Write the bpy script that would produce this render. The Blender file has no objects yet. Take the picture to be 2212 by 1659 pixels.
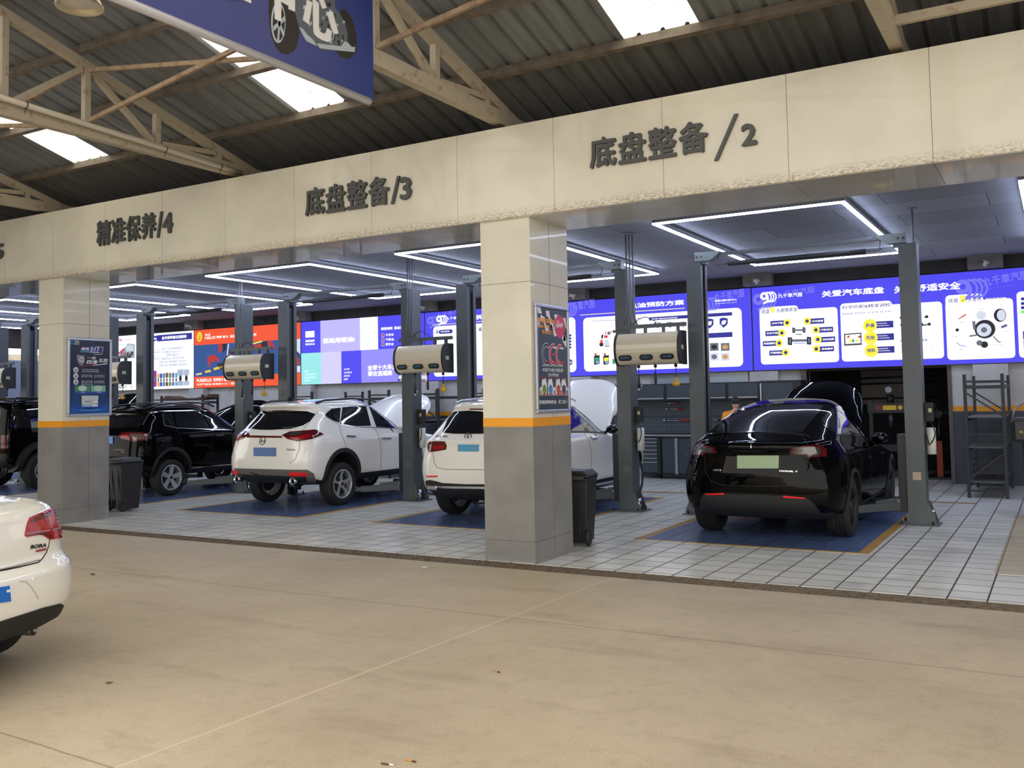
import bpy, bmesh, math, random
from math import pi, sin, cos, sqrt, radians, atan2, floor, ceil
from mathutils import Vector as V, Matrix
from mathutils.bvhtree import BVHTree
random.seed(7)
SC = bpy.context.scene
COL = SC.collection

# ------------------------------------------------------------------ camera
FPX, CPX, CPY, EYE = 2034.5, 1106.0, 757.25, 1.7
_yaw, _pit, _rol = radians(30.2279), radians(2.97706), radians(-1.04226)
_f = V((-sin(_yaw)*cos(_pit), cos(_yaw)*cos(_pit), sin(_pit)))
_r0 = V((cos(_yaw), sin(_yaw), 0)); _u0 = _r0.cross(_f)
_r = _r0*cos(_rol) + _u0*sin(_rol); _u = _u0*cos(_rol) - _r0*sin(_rol)
cam_data = bpy.data.cameras.new('camera'); cam = bpy.data.objects.new('camera', cam_data)
COL.objects.link(cam); SC.camera = cam
cam.matrix_world = Matrix(((_r.x, _u.x, -_f.x, 0), (_r.y, _u.y, -_f.y, 0), (_r.z, _u.z, -_f.z, EYE), (0, 0, 0, 1)))
cam_data.sensor_fit = 'HORIZONTAL'; cam_data.sensor_width = 36
cam_data.lens = FPX/2212*36; cam_data.shift_y = -(829.5-CPY)/2212
cam_data.clip_end = 300

# ------------------------------------------------------------------ world, sun, exposure
W = bpy.data.worlds.new('sky'); SC.world = W; W.use_nodes = True
_n = W.node_tree.nodes; _bg = _n['Background']
_bg.inputs['Color'].default_value = (1.0, 0.97, 0.91, 1); _bg.inputs['Strength'].default_value = 2.65
SC.view_settings.view_transform = 'Standard'; SC.view_settings.look = 'None'
SC.view_settings.gamma = 1; SC.view_settings.use_curve_mapping = False
SC.view_settings.exposure = 0.0
SC.cycles.max_bounces = 6; SC.cycles.diffuse_bounces = 3; SC.cycles.glossy_bounces = 3
SC.cycles.transmission_bounces = 4; SC.cycles.transparent_max_bounces = 4
SC.cycles.caustics_reflective = False; SC.cycles.caustics_refractive = False
SC.cycles.sample_clamp_indirect = 4.0

# ------------------------------------------------------------------ helpers
def lin(c):
    c = [x/255.0 for x in c[:3]]
    return tuple(x/12.92 if x <= 0.04045 else ((x+0.055)/1.055)**2.4 for x in c) + (1,)
MATS = {}
def M(name, c=(128,128,128), rough=.5, metal=0, coat=0, spec=.5, emit=0, noise=None, bump=None, coatrough=.03):
    """a plain procedural material; noise=(scale, second colour, lo, hi), bump=(scale, strength)"""
    if name in MATS: return MATS[name]
    m = bpy.data.materials.new(name); MATS[name] = m; m.use_nodes = True
    nt = m.node_tree; b = nt.nodes['Principled BSDF']
    b.inputs['Base Color'].default_value = lin(c); b.inputs['Roughness'].default_value = rough
    b.inputs['Metallic'].default_value = metal; b.inputs['Coat Weight'].default_value = coat
    b.inputs['Coat Roughness'].default_value = coatrough; b.inputs['Specular IOR Level'].default_value = spec
    if emit:
        b.inputs['Emission Color'].default_value = lin(c); b.inputs['Emission Strength'].default_value = emit
        b.inputs['Base Color'].default_value = (.02,.02,.02,1)
    if noise or bump: co = nt.nodes.new('ShaderNodeTexCoord')
    if noise:
        t = nt.nodes.new('ShaderNodeTexNoise'); t.inputs['Scale'].default_value = noise[0]; t.inputs['Detail'].default_value = 6
        r = nt.nodes.new('ShaderNodeMapRange'); r.inputs[1].default_value = noise[2]; r.inputs[2].default_value = noise[3]
        x = nt.nodes.new('ShaderNodeMix'); x.data_type = 'RGBA'
        x.inputs[6].default_value = lin(c); x.inputs[7].default_value = lin(noise[1])
        nt.links.new(co.outputs['Object'], t.inputs['Vector']); nt.links.new(t.outputs['Fac'], r.inputs[0])
        nt.links.new(r.outputs[0], x.inputs[0]); nt.links.new(x.outputs[2], b.inputs['Base Color'])
    if bump:
        t2 = nt.nodes.new('ShaderNodeTexNoise'); t2.inputs['Scale'].default_value = bump[0]
        bp = nt.nodes.new('ShaderNodeBump'); bp.inputs['Strength'].default_value = bump[1]; bp.inputs['Distance'].default_value = .02
        nt.links.new(co.outputs['Object'], t2.inputs['Vector']); nt.links.new(t2.outputs['Fac'], bp.inputs['Height'])
        nt.links.new(bp.outputs['Normal'], b.inputs['Normal'])
        if coat: nt.links.new(bp.outputs['Normal'], b.inputs['Coat Normal'])
    return m
def lit(c, k=1.0):
    """backlit print or lamp colour"""
    return M('lit_%02x%02x%02x_%d' % (c[0], c[1], c[2], k*100), c, .5, spec=.3, emit=k)

class MB:
    def __init__(s): s.v = []; s.f = []; s.s = []
    def add(s, vs, fs, smooth=False):
        o = len(s.v); s.v += [tuple(p) for p in vs]; s.f += [[i+o for i in q] for q in fs]; s.s += [smooth]*len(fs); return s
    def box(s, x0, x1, y0, y1, z0, z1):
        return s.add([(x0,y0,z0),(x1,y0,z0),(x1,y1,z0),(x0,y1,z0),(x0,y0,z1),(x1,y0,z1),(x1,y1,z1),(x0,y1,z1)],
                     [(3,2,1,0),(4,5,6,7),(0,1,5,4),(1,2,6,5),(2,3,7,6),(3,0,4,7)])
    def bar(s, p, q, w, h, up=(0,0,1)):
        p = V(p); q = V(q); d = (q-p).normalized(); up = V(up)
        if abs(d.dot(up)) > .98: up = V((1,0,0))
        a = d.cross(up).normalized()*(w/2); b = a.cross(d).normalized()*(h/2)
        vs = [e+i*a+j*b for e in (p,q) for i,j in ((-1,-1),(1,-1),(1,1),(-1,1))]
        return s.add(vs, [(3,2,1,0),(4,5,6,7),(0,1,5,4),(1,2,6,5),(2,3,7,6),(3,0,4,7)])
    def cyl(s, p, q, r, r2=None, n=14, smooth=True):
        p = V(p); q = V(q); r2 = r if r2 is None else r2; d = (q-p).normalized()
        a = d.orthogonal().normalized(); b = d.cross(a); vs = []
        for e, rr in ((p, r), (q, r2)):
            vs += [e+(a*cos(2*pi*i/n)+b*sin(2*pi*i/n))*rr for i in range(n)]
        s.add(vs, [(i,(i+1)%n,n+(i+1)%n,n+i) for i in range(n)], smooth)
        k = len(s.v)-2*n
        s.f += [[k+n-1-i for i in range(n)], [k+n+i for i in range(n)]]; s.s += [False, False]; return s
    def tube(s, pts, r, n=8):
        pts = [V(p) for p in pts]; vs = []; a = None
        for i, p in enumerate(pts):
            d = (pts[min(i+1,len(pts)-1)]-pts[max(i-1,0)]).normalized()
            a = d.orthogonal() if a is None else a-d*a.dot(d)
            a.normalize(); b = d.cross(a)
            vs += [p+(a*cos(2*pi*k/n)+b*sin(2*pi*k/n))*r for k in range(n)]
        m = len(pts); fs = [(i*n+k, i*n+(k+1)%n, (i+1)*n+(k+1)%n, (i+1)*n+k) for i in range(m-1) for k in range(n)]
        s.add(vs, fs, True); o = len(s.v)-m*n
        s.f += [[o+n-1-k for k in range(n)], [o+(m-1)*n+k for k in range(n)]]; s.s += [False, False]; return s
    def lathe(s, prof, o=(0,0,0), axis=(0,0,1), n=32, close=False):
        """prof = [(radius, distance along axis)]"""
        o = V(o); d = V(axis).normalized(); a = d.orthogonal().normalized(); b = d.cross(a); vs = []
        for r, t in prof: vs += [o+d*t+(a*cos(2*pi*k/n)+b*sin(2*pi*k/n))*r for k in range(n)]
        m = len(prof); R = range(m if close else m-1)
        return s.add(vs, [(i*n+k, i*n+(k+1)%n, ((i+1)%m)*n+(k+1)%n, ((i+1)%m)*n+k) for i in R for k in range(n)], True)
    def prism(s, poly, O, U, T, d):
        """extrude a 2-D outline (in axes U,T from O) along U x T by d"""
        O = V(O); U = V(U); T = V(T); N = U.cross(T).normalized()*d; n = len(poly)
        vs = [O+U*x+T*y for x, y in poly]; vs += [p+N for p in vs]
        return s.add(vs, [list(range(n))[::-1], list(range(n,2*n))]+[(i,(i+1)%n,n+(i+1)%n,n+i) for i in range(n)])
    def ball(s, c, r, n=12, sc=(1,1,1)):
        c = V(c); vs = []; m = n//2
        for i in range(m+1):
            t = pi*i/m
            vs += [c+V((r*sc[0]*sin(t)*cos(2*pi*k/n), r*sc[1]*sin(t)*sin(2*pi*k/n), r*sc[2]*cos(t))) for k in range(n)]
        return s.add(vs, [(i*n+k,(i+1)*n+k,(i+1)*n+(k+1)%n,i*n+(k+1)%n) for i in range(m) for k in range(n)], True)
    def build(s, name, mat, parent=None, bevel=0, loc=None, kind=None):
        me = bpy.data.meshes.new(name); me.from_pydata(s.v, [], s.f); me.update()
        me.polygons.foreach_set('use_smooth', s.s)
        if mat: me.materials.append(mat)
        o = bpy.data.objects.new(name, me); COL.objects.link(o)
        if parent: o.parent = parent
        if loc: o.location = loc
        if kind: o['kind'] = kind
        if bevel:
            b = o.modifiers.new('edges', 'BEVEL'); b.width = bevel; b.segments = 2; b.limit_method = 'ANGLE'; b.angle_limit = radians(40)
        return o
def tag(o, label, cat, group=None, kind=None):
    o['label'] = label; o['category'] = cat
    if group: o['group'] = group
    if kind: o['kind'] = kind
    return o
def thing(name, label, cat, loc=(0,0,0), rz=0, group=None, kind=None):
    o = bpy.data.objects.new(name, None); COL.objects.link(o); o.location = loc; o.rotation_euler = (0,0,rz)
    o.empty_display_size = .1
    return tag(o, label, cat, group, kind)
def kids(o): return [c for c in o.children]
def dup(o, parent=None):
    c = o.copy(); COL.objects.link(c); c.parent = parent
    for k in kids(o): dup(k, c)
    return c
_fonts = {}
def text_geo(txt, size=1.0, bold=0.0, align='LEFT', res=2, fit=None):
    """flat outline geometry of a string in the x/y plane; fit=(w,h) stretches it into a box with its corner at 0,0; bold = stroke widening by shifted copies"""
    cu = bpy.data.curves.new('t', 'FONT'); cu.body = txt; cu.size = size; cu.align_x = align
    cu.resolution_u = res; cu.fill_mode = 'FRONT'
    ob = bpy.data.objects.new('t', cu); COL.objects.link(ob)
    dg = bpy.context.evaluated_depsgraph_get(); ev = ob.evaluated_get(dg); me = ev.to_mesh()
    vs = [(v.co.x, v.co.y) for v in me.vertices]; fs = [list(p.vertices) for p in me.polygons]
    ev.to_mesh_clear(); bpy.data.objects.remove(ob); bpy.data.curves.remove(cu)
    text_geo.n = max(1, len(vs))
    if bold > .001:
        b = bold*1.1; sh = ((-b, 0), (b, 0), (0, b), (0, -b)) if bold >= .018 else ((-b, b*.5), (b, -b*.5)); n = len(vs); f0 = fs; v0 = vs; vs = []; fs = []
        text_geo.n = n
        for k, (dx, dy) in enumerate(sh): vs += [(x+dx, y+dy) for x, y in v0]; fs += [[i+n*k for i in q] for q in f0]
    if fit and vs:
        x0 = min(p[0] for p in vs); x1 = max(p[0] for p in vs); y0 = min(p[1] for p in vs); y1 = max(p[1] for p in vs)
        sx = fit[0]/max(x1-x0,1e-6); sy = fit[1]/max(y1-y0,1e-6)
        vs = [((p[0]-x0)*sx, (p[1]-y0)*sy) for p in vs]
    return vs, fs
def solid_text(mb, txt, O, U, T, size=1, bold=0, depth=.01, align='LEFT', fit=None, res=2):
    vs, fs = text_geo(txt, size, bold, align, res, fit)
    O = V(O); U = V(U); T = V(T); N = U.cross(T).normalized()
    n = len(vs); P = [O+U*x+T*y for x, y in vs]
    cnt = {}
    for q in fs:
        for i in range(len(q)):
            a, b = q[i], q[(i+1)%len(q)]; k = (min(a,b), max(a,b)); cnt.setdefault(k, []).append((a, b))
    side = [(e[0][0], e[0][1], e[0][1]+n, e[0][0]+n) for e in cnt.values() if len(e) == 1]
    # front faces lie at +depth, walls go back to the surface
    mb.add([p+N*(depth+.0012*(i//text_geo.n)) for i, p in enumerate(P)]+P, [q for q in fs]+[(a+0, a2, b2, b) for a, b, b2, a2 in side])
    return mb
class Art:
    """flat printed artwork on a panel: origin, right, up; every call adds thin raised geometry (metres on the panel)"""
    def __init__(s, thing, O, U, T, step=.0015):
        s.t = thing; s.O = V(O); s.U = V(U); s.T = V(T); s.N = s.U.cross(s.T).normalized(); s.b = {}; s.step = step
    def mb(s, part, mat): return s.b.setdefault((part, mat.name), (MB(), mat))[0]
    def poly(s, pts, part, mat, L=1):
        s.mb(part, mat).prism(pts, s.O+s.N*.0, s.U, s.T, s.step*L)
    def rect(s, x0, y0, x1, y1, part, mat, L=1): s.poly([(x0,y0),(x1,y0),(x1,y1),(x0,y1)], part, mat, L)
    def rrect(s, x0, y0, x1, y1, r, part, mat, L=1):
        p = []
        for cx, cy, a0 in ((x1-r,y0+r,-90),(x1-r,y1-r,0),(x0+r,y1-r,90),(x0+r,y0+r,180)):
            p += [(cx+r*cos(radians(a0+k*22.5)), cy+r*sin(radians(a0+k*22.5))) for k in range(5)]
        s.poly(p, part, mat, L)
    def disc(s, cx, cy, r, part, mat, L=1, n=20, ry=None):
        s.poly([(cx+r*cos(2*pi*k/n), cy+(ry or r)*sin(2*pi*k/n)) for k in range(n)], part, mat, L)
    def ring(s, cx, cy, r, w, part, mat, L=1, n=24, ry=None, a0=0, a1=360):
        ry = ry or r; k0 = ry/r; o = []; i = []
        for k in range(n+1):
            a = radians(a0+(a1-a0)*k/n); o.append((cx+r*cos(a), cy+ry*sin(a))); i.append((cx+(r-w)*cos(a), cy+(ry-w*k0)*sin(a)))
        for k in range(n): s.poly([o[k], o[k+1], i[k+1], i[k]], part, mat, L)
    def line(s, pts, w, part, mat, L=1):
        for a, b in zip(pts, pts[1:]):
            d = V((b[0]-a[0], b[1]-a[1])); 
            if d.length < 1e-6: continue
            n = V((-d.y, d.x)).normalized()*w/2
            s.poly([(a[0]-n.x,a[1]-n.y),(b[0]-n.x,b[1]-n.y),(b[0]+n.x,b[1]+n.y),(a[0]+n.x,a[1]+n.y)], part, mat, L)
    def text(s, txt, x, y, w, h, part, mat, L=2, bold=.012, skew=0, rot=0, res=2):
        vs, fs = text_geo(txt, 1, bold, 'LEFT', res, (w, h)); c, q = cos(rot), sin(rot)
        m = s.mb(part, mat)
        m.add([s.O+s.U*(x+(a+b*skew)*c-b*q)+s.T*(y+(a+b*skew)*q+b*c)+s.N*s.step*(L+.12*(i//text_geo.n)) for i, (a, b) in enumerate(vs)], fs)
    def done(s):
        for (part, _), (mb, mat) in s.b.items(): mb.build(part, mat, s.t)
# ------------------------------------------------------------------ materials of the place
def nodes(name):
    m = bpy.data.materials.new(name); m.use_nodes = True; MATS[name] = m
    return m, m.node_tree.nodes, m.node_tree.links, m.node_tree.nodes['Principled BSDF']
def mixc(N, L, fac, a, b, blend='MIX'):
    x = N.new('ShaderNodeMix'); x.data_type = 'RGBA'; x.blend_type = blend
    for k, val in ((0, fac), (6, a), (7, b)):
        if hasattr(val, 'links'): L.new(val, x.inputs[k])
        else: x.inputs[k].default_value = val
    return x.outputs[2]
def rng(N, L, src, lo, hi, a=0, b=1):
    r = N.new('ShaderNodeMapRange'); r.inputs[1].default_value = lo; r.inputs[2].default_value = hi
    r.inputs[3].default_value = a; r.inputs[4].default_value = b; L.new(src, r.inputs[0]); return r.outputs[0]
def noise(N, L, vec, sc, det=6, rough=.5):
    t = N.new('ShaderNodeTexNoise'); t.inputs['Scale'].default_value = sc; t.inputs['Detail'].default_value = det
    t.inputs['Roughness'].default_value = rough; L.new(vec, t.inputs['Vector']); return t.outputs['Fac']
def pos(N): return N.new('ShaderNodeNewGeometry').outputs['Position']
def scaled(N, L, vec, s):
    m = N.new('ShaderNodeMapping'); m.inputs['Scale'].default_value = s; L.new(vec, m.inputs['Vector']); return m.outputs[0]
SEAMS = [((-9.23,6.39),(-2.65,6.42),.010,(128,112,90),.75), ((-3.89,3.98),(-3.81,6.3),.012,(206,190,162),.7), ((-4.92,3.0),(-3.93,2.96),.008,(120,104,82),.7), ((-8.0,-3),(-7.9,3),.012,(128,112,90),.6)]
def concrete_floor():
    m, N, L, b = nodes('concrete_apron'); p = pos(N)
    c = mixc(N, L, rng(N, L, noise(N, L, p, .55, 8, .6), .32, .68), lin((168,152,126)), lin((192,176,150)))
    c = mixc(N, L, rng(N, L, noise(N, L, scaled(N, L, p, (.35,1.6,1)), 1.3, 8, .65), .56, .78), c, lin((150,134,110)))
    c = mixc(N, L, rng(N, L, noise(N, L, p, 7, 8, .7), .5, .75, 0, .45), c, lin((146,130,106)))
    c = mixc(N, L, rng(N, L, noise(N, L, p, 130, 3), .48, .72), c, mixc(N, L, .5, c, lin((110,96,76))))
    def seam(c, p0, p1, w, col, k):
        d = V((p1[0]-p0[0], p1[1]-p0[1])).normalized(); n = (-d.y, d.x, 0); cc = n[0]*p0[0]+n[1]*p0[1]
        dt = N.new('ShaderNodeVectorMath'); dt.operation = 'DOT_PRODUCT'; dt.inputs[1].default_value = n
        wob = N.new('ShaderNodeVectorMath'); wob.operation = 'ADD'; ns = N.new('ShaderNodeTexNoise'); ns.inputs['Scale'].default_value = 3; L.new(p, ns.inputs['Vector'])
        sc = N.new('ShaderNodeVectorMath'); sc.operation = 'SCALE'; sc.inputs['Scale'].default_value = .015; L.new(ns.outputs['Color'], sc.inputs[0])
        L.new(p, wob.inputs[0]); L.new(sc.outputs[0], wob.inputs[1]); L.new(wob.outputs[0], dt.inputs[0])
        m1 = N.new('ShaderNodeMath'); m1.operation = 'SUBTRACT'; m1.inputs[1].default_value = cc; L.new(dt.outputs['Value'], m1.inputs[0])
        m2 = N.new('ShaderNodeMath'); m2.operation = 'ABSOLUTE'; L.new(m1.outputs[0], m2.inputs[0])
        return mixc(N, L, rng(N, L, m2.outputs[0], w*.5, w, k, 0), c, lin(col))
    for args in SEAMS: c = seam(c, *args)
    L.new(c, b.inputs['Base Color']); b.inputs['Roughness'].default_value = .62; b.inputs['Specular IOR Level'].default_value = .35
    bp = N.new('ShaderNodeBump'); bp.inputs['Strength'].default_value = .12; bp.inputs['Distance'].default_value = .004
    L.new(noise(N, L, p, 60, 4), bp.inputs['Height']); L.new(bp.outputs[0], b.inputs['Normal'])
    return m
def tile_mat(name, c1, c2, grout):
    m, N, L, b = nodes(name); p = pos(N)
    t = N.new('ShaderNodeTexBrick'); t.offset = 0; t.squash = 1; L.new(p, t.inputs['Vector'])
    t.inputs['Color1'].default_value = lin(c1); t.inputs['Color2'].default_value = lin(c2); t.inputs['Mortar'].default_value = lin(grout)
    t.inputs['Scale'].default_value = 1; t.inputs['Mortar Size'].default_value = .008; t.inputs['Mortar Smooth'].default_value = .1
    t.inputs['Brick Width'].default_value = .298; t.inputs['Row Height'].default_value = .298; t.inputs['Bias'].default_value = -.3
    dirt = rng(N, L, noise(N, L, p, 1.1, 7, .6), .5, .85, 0, .55)
    c = mixc(N, L, dirt, t.outputs['Color'], lin((96,90,82)))
    L.new(c, b.inputs['Base Color'])
    r = mixc(N, L, t.outputs['Fac'], (.22,.22,.22,1), (.8,.8,.8,1)); L.new(r, b.inputs['Roughness'])
    bp = N.new('ShaderNodeBump'); bp.invert = True; bp.inputs['Strength'].default_value = .5; bp.inputs['Distance'].default_value = .003
    L.new(t.outputs['Fac'], bp.inputs['Height']); L.new(bp.outputs[0], b.inputs['Normal'])
    return m
def panel_mat(name, c, rough, coat, wav, dirt=None, coatrough=.04):
    m, N, L, b = nodes(name); p = pos(N); col = lin(c)
    c1 = mixc(N, L, rng(N, L, noise(N, L, p, 1.1, 6, .6), .38, .72, 0, .8), col, lin([x*.9 for x in c]))
    if dirt:
        z = N.new('ShaderNodeSeparateXYZ'); L.new(p, z.inputs[0])
        k = rng(N, L, z.outputs[2], dirt[0], dirt[1], 1, 0)
        mm = N.new('ShaderNodeMath'); mm.operation = 'MULTIPLY'; L.new(k, mm.inputs[0])
        L.new(rng(N, L, noise(N, L, scaled(N, L, p, (1,1,3)), 26, 8, .7), .46, .58), mm.inputs[1])
        c1 = mixc(N, L, mm.outputs[0], c1, lin((150,126,96)))
    L.new(c1, b.inputs['Base Color']); b.inputs['Roughness'].default_value = rough
    b.inputs['Coat Weight'].default_value = coat; b.inputs['Coat Roughness'].default_value = coatrough
    if wav:
        bp = N.new('ShaderNodeBump'); bp.inputs['Strength'].default_value = wav; bp.inputs['Distance'].default_value = .05
        L.new(noise(N, L, scaled(N, L, p, (1,.5,1)), 1.6, 1), bp.inputs['Height'])
        L.new(bp.outputs[0], b.inputs['Normal']); L.new(bp.outputs[0], b.inputs['Coat Normal'])
    return m
def slab_mat():
    m, N, L, b = nodes('cast_ceiling'); p = pos(N)
    pw = N.new('ShaderNodeVectorMath'); pw.operation = 'ADD'; L.new(p, pw.inputs[0])
    ns = N.new('ShaderNodeTexNoise'); ns.inputs['Scale'].default_value = .9; L.new(p, ns.inputs['Vector'])
    sc = N.new('ShaderNodeVectorMath'); sc.operation = 'SCALE'; sc.inputs['Scale'].default_value = .06
    L.new(ns.outputs['Color'], sc.inputs[0]); L.new(sc.outputs[0], pw.inputs[1])
    t = N.new('ShaderNodeTexBrick'); t.offset = .37; L.new(pw.outputs[0], t.inputs['Vector'])
    t.inputs['Color1'].default_value = lin((112,113,124)); t.inputs['Color2'].default_value = lin((126,127,138)); t.inputs['Mortar'].default_value = lin((50,48,48))
    t.inputs['Scale'].default_value = 1; t.inputs['Brick Width'].default_value = 1.83; t.inputs['Row Height'].default_value = .92; t.inputs['Mortar Size'].default_value = .006
    c = mixc(N, L, rng(N, L, noise(N, L, p, 5, 8, .7), .55, .8, 0, .6), t.outputs['Color'], lin((88,86,84)))
    L.new(c, b.inputs['Base Color']); b.inputs['Roughness'].default_value = .8
    return m
def roof_mat():
    m, N, L, b = nodes('galvanised_sheet'); p = pos(N)
    c = mixc(N, L, rng(N, L, noise(N, L, scaled(N, L, p, (6,.5,.5)), 2, 6), .35, .7), lin((116,120,124)), lin((138,143,147)))
    L.new(c, b.inputs['Base Color']); b.inputs['Roughness'].default_value = .5; b.inputs['Metallic'].default_value = .25
    return m
def skylight_mat():
    m, N, L, b = nodes('translucent_sheet'); p = pos(N); out = N['Material Output']
    tr = N.new('ShaderNodeBsdfTranslucent'); sp = noise(N, L, p, 45, 3)
    c = mixc(N, L, rng(N, L, sp, .66, .7), (1,.97,.9,1), lin((190,160,110))); L.new(c, tr.inputs['Color'])
    L.new(tr.outputs[0], out.inputs['Surface']); N.remove(b)
    return m
CONC = concrete_floor()
TILE = tile_mat('white_floor_tile', (224,222,212), (206,206,198), (64,54,44))
TILEB = tile_mat('blue_painted_tile', (84,104,148), (92,112,154), (44,52,76))
TILEY = tile_mat('ochre_painted_tile', (196,152,72), (188,144,70), (110,84,46))
FASC = panel_mat('cream_cladding', (217,213,198), .35, .25, 0, (3.63, 3.74))
SOFF = panel_mat('glossy_soffit', (222,220,212), .2, 1, .06)
COLU = panel_mat('cream_column_board', (214,210,194), .5, .1, 0)
COLL = M('grey_column_board', (132,130,127), .5, noise=(2.5, (116,114,112), .4, .75))
YEL = M('ochre_stripe', (226,150,22), .5)
JOINT = M('joint_gap', (92,86,76), .8)
SLAB = slab_mat(); ROOF = roof_mat(); SKY = skylight_mat()
TRUSS = M('beige_painted_steel', (176,166,148), .55, noise=(9, (142,116,94), .58, .75))
RUST = M('rusty_steel', (158,138,114), .6, noise=(12, (128,100,76), .45, .7))
PURL = M('purlin_steel', (112,104,94), .6, noise=(8, (88,74,62), .45, .75))
WWALL = M('white_plaster', (196,194,190), .7, noise=(3, (180,178,174), .4, .7))
GWALL = M('slate_wall_paint', (62,68,76), .6)
DKW = M('dark_beam', (52,48,46), .8, noise=(3, (38,36,36), .4, .7))
STUB = M('concrete_stub', (112,108,104), .8)
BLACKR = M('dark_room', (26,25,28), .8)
DARK = M('drain_dark', (20,17,15), .9)

# ------------------------------------------------------------------ the setting
XL, XR = -27.0, 7.0
def st(mb, name, mat, label, cat, parent=None, bevel=0):
    o = mb.build(name, mat, parent, bevel)
    if not parent: tag(o, label, cat, kind='structure')
    return o
st(MB().box(-60,40,-40,8.257,-.2,0), 'floor', CONC, 'tan concrete apron floor in front of the service bays', 'floor')
st(MB().box(XL,XR,8.575,22.6,-.2,0), 'floor', TILE, 'white square floor tiles with dark grout inside the bays', 'floor')
st(MB().box(XL,XR,8.257,8.575,-.2,-.09), 'floor', DARK, 'dark bottom of the drain channel between concrete and tiles', 'floor')
g = MB()
for k in range(5): y = 8.275+k*.071; g.box(XL, XR, y, y+.009, -.04, -.002)
x = XL
while x < XR: g.box(x, x+.009, 8.265, 8.57, -.035, -.006); x += .055
st(g, 'drain_grate', M('grate_steel', (122,108,90), .6, .4, noise=(14, (92,76,60), .4, .7)), 'long steel drain grate between the tan concrete and the white tiles', 'drain grate')
g = MB().box(-21, -1.2, 15.86, 16.0, -.003, .003)
st(g, 'drain_cover', M('brown_drain', (132,106,62), .6), 'thin brown slotted drain strip across the tiles behind the cars', 'drain')
# painted bays under the lifts
LCX = [-3.17-4.02*k for k in range(6)]
words = ['the black crossover with a green plate', 'the white car at the large column', 'the white SUV with dark wheel arches', 'the black SUV with a blue plate', 'the boxy black off-roader', 'the farthest lift']
for k, cx in enumerate(LCX):
    x0, x1, y0, y1 = cx-1.35, cx+1.33, 10.56, 15.06
    st(MB().box(x0+.11, x1-.11, y0+.06, y1-.06, 0, .002), 'floor_marking', TILEB, 'blue painted rectangle on the tiles under '+words[k], 'floor marking')
    b = MB()
    b.box(x0, x0+.11, y0, y1, 0, .002).box(x1-.11, x1, y0, y1, 0, .002).box(x0+.11, x1-.11, y0, y0+.06, 0, .002).box(x0+.11, x1-.11, y1-.06, y1, 0, .002)
    st(b, 'floor_border', TILEY, 'ochre border line around the blue floor under '+words[k], 'floor marking')
st(MB().box(-.62, 2.2, 9.9, 14.6, 0, .003), 'floor_patch', tile_mat('cream_tile', (204,190,160), (196,184,156), (120,100,72)), 'cream patch of floor tiles at the right edge', 'floor marking')
# columns
for k, x1 in enumerate((-4.785, -12.66)):
    x0 = x1-.61+.02*k; y0, y1 = 8.62, 9.49-.09*k
    t = thing('column', ['cream and grey square column with an ochre stripe beside the white car', 'cream and grey square column with an ochre stripe near the parked white sedan'][k], 'column', kind='structure')
    MB().box(x0,x1,y0,y1,1.505,3.63).build('upper_cladding', COLU, t)
    MB().box(x0-.002,x1+.002,y0-.002,y1+.002,1.412,1.505).build('stripe', YEL, t)
    MB().box(x0,x1,y0,y1,0,1.412).build('lower_cladding', COLL, t)
    j = MB(); e = .0015
    for z in (.215, 2.94): j.box(x0-e,x1+e,y0-e,y1+e,z,z+.004)
    j.box(x1-.002,x1+e,y0+.43,y0+.434,0,3.63)
    j.build('joint', JOINT, t)
# fascia of 1.2 m boards and its soffit
fb = thing('fascia', 'long cream cladded beam carrying the bay lettering', 'beam', kind='structure')
MB().box(XL, XR, 8.58, 9.57, 3.64, 4.6).build('core', JOINT, fb)
x = -0.86+1.1985*6
k = 0
while x > XL:
    MB().box(x-1.1945, x, 8.57, 8.59, 3.63, 4.615).build('fascia_panel', FASC, fb)
    MB().box(x-1.1945, x, 8.59, 9.58, 3.625, 3.645).build('soffit_panel', SOFF, fb)
    x -= 1.1985
MB().box(XL, XR, 9.57, 9.585, 3.63, 4.13).build('inner_panel', SOFF, fb)
MB().box(XL, XR, 9.58, 19.4, 4.13, 4.33).build('ceiling', SLAB)
tag(bpy.data.objects['ceiling'], 'grey cast concrete ceiling with board seams over the bays', 'ceiling', kind='structure')
MB().box(-30, 10, 10.2, 10.4, 4.0, 5.2).build('wall_light_stop', DKW)  # added out of sight to keep daylight from leaking in under the roof
tag(bpy.data.objects['wall_light_stop'], 'added dark wall under the roof behind the fascia, stopping light leaks', 'wall', kind='structure')
# back wall
YB = 19.15
wt = thing('wall_back', 'back wall, white above an ochre line and slate grey below', 'wall', kind='structure')
for x0, x1 in ((XL, -4.37), (-1.83, XR)):
    MB().box(x0,x1,YB,YB+.2,1.43,4.13).build('upper_paint', WWALL, wt)
    MB().box(x0,x1,YB-.003,YB+.2,1.335,1.43).build('stripe', YEL, wt)
    MB().box(x0,x1,YB,YB+.2,0,1.335).build('lower_paint', GWALL, wt)
MB().box(-4.37,-1.83,YB,YB+.2,2.15,4.13).build('lintel', DKW, wt)
MB().box(XL,XR,18.95,YB,3.9,4.13).build('ring_beam', DKW, wt)
for k in range(6):
    xc = -1.1-4.1*k; pf = 19.02 if k == 1 else 18.9
    MB().box(xc-.285,xc+.285,18.72,18.95,3.9,4.13).build('beam_end', STUB, wt)
    MB().box(xc-.285,xc+.285,pf,YB,1.43,2.18).build('pillar_top', WWALL, wt)
    if k != 1: MB().box(xc-.288,xc+.288,pf-.003,YB,1.335,1.43).build('pillar_stripe', YEL, wt)
    MB().box(xc-.285,xc+.285,pf,YB,0,1.335).build('pillar_foot', GWALL, wt)
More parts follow.
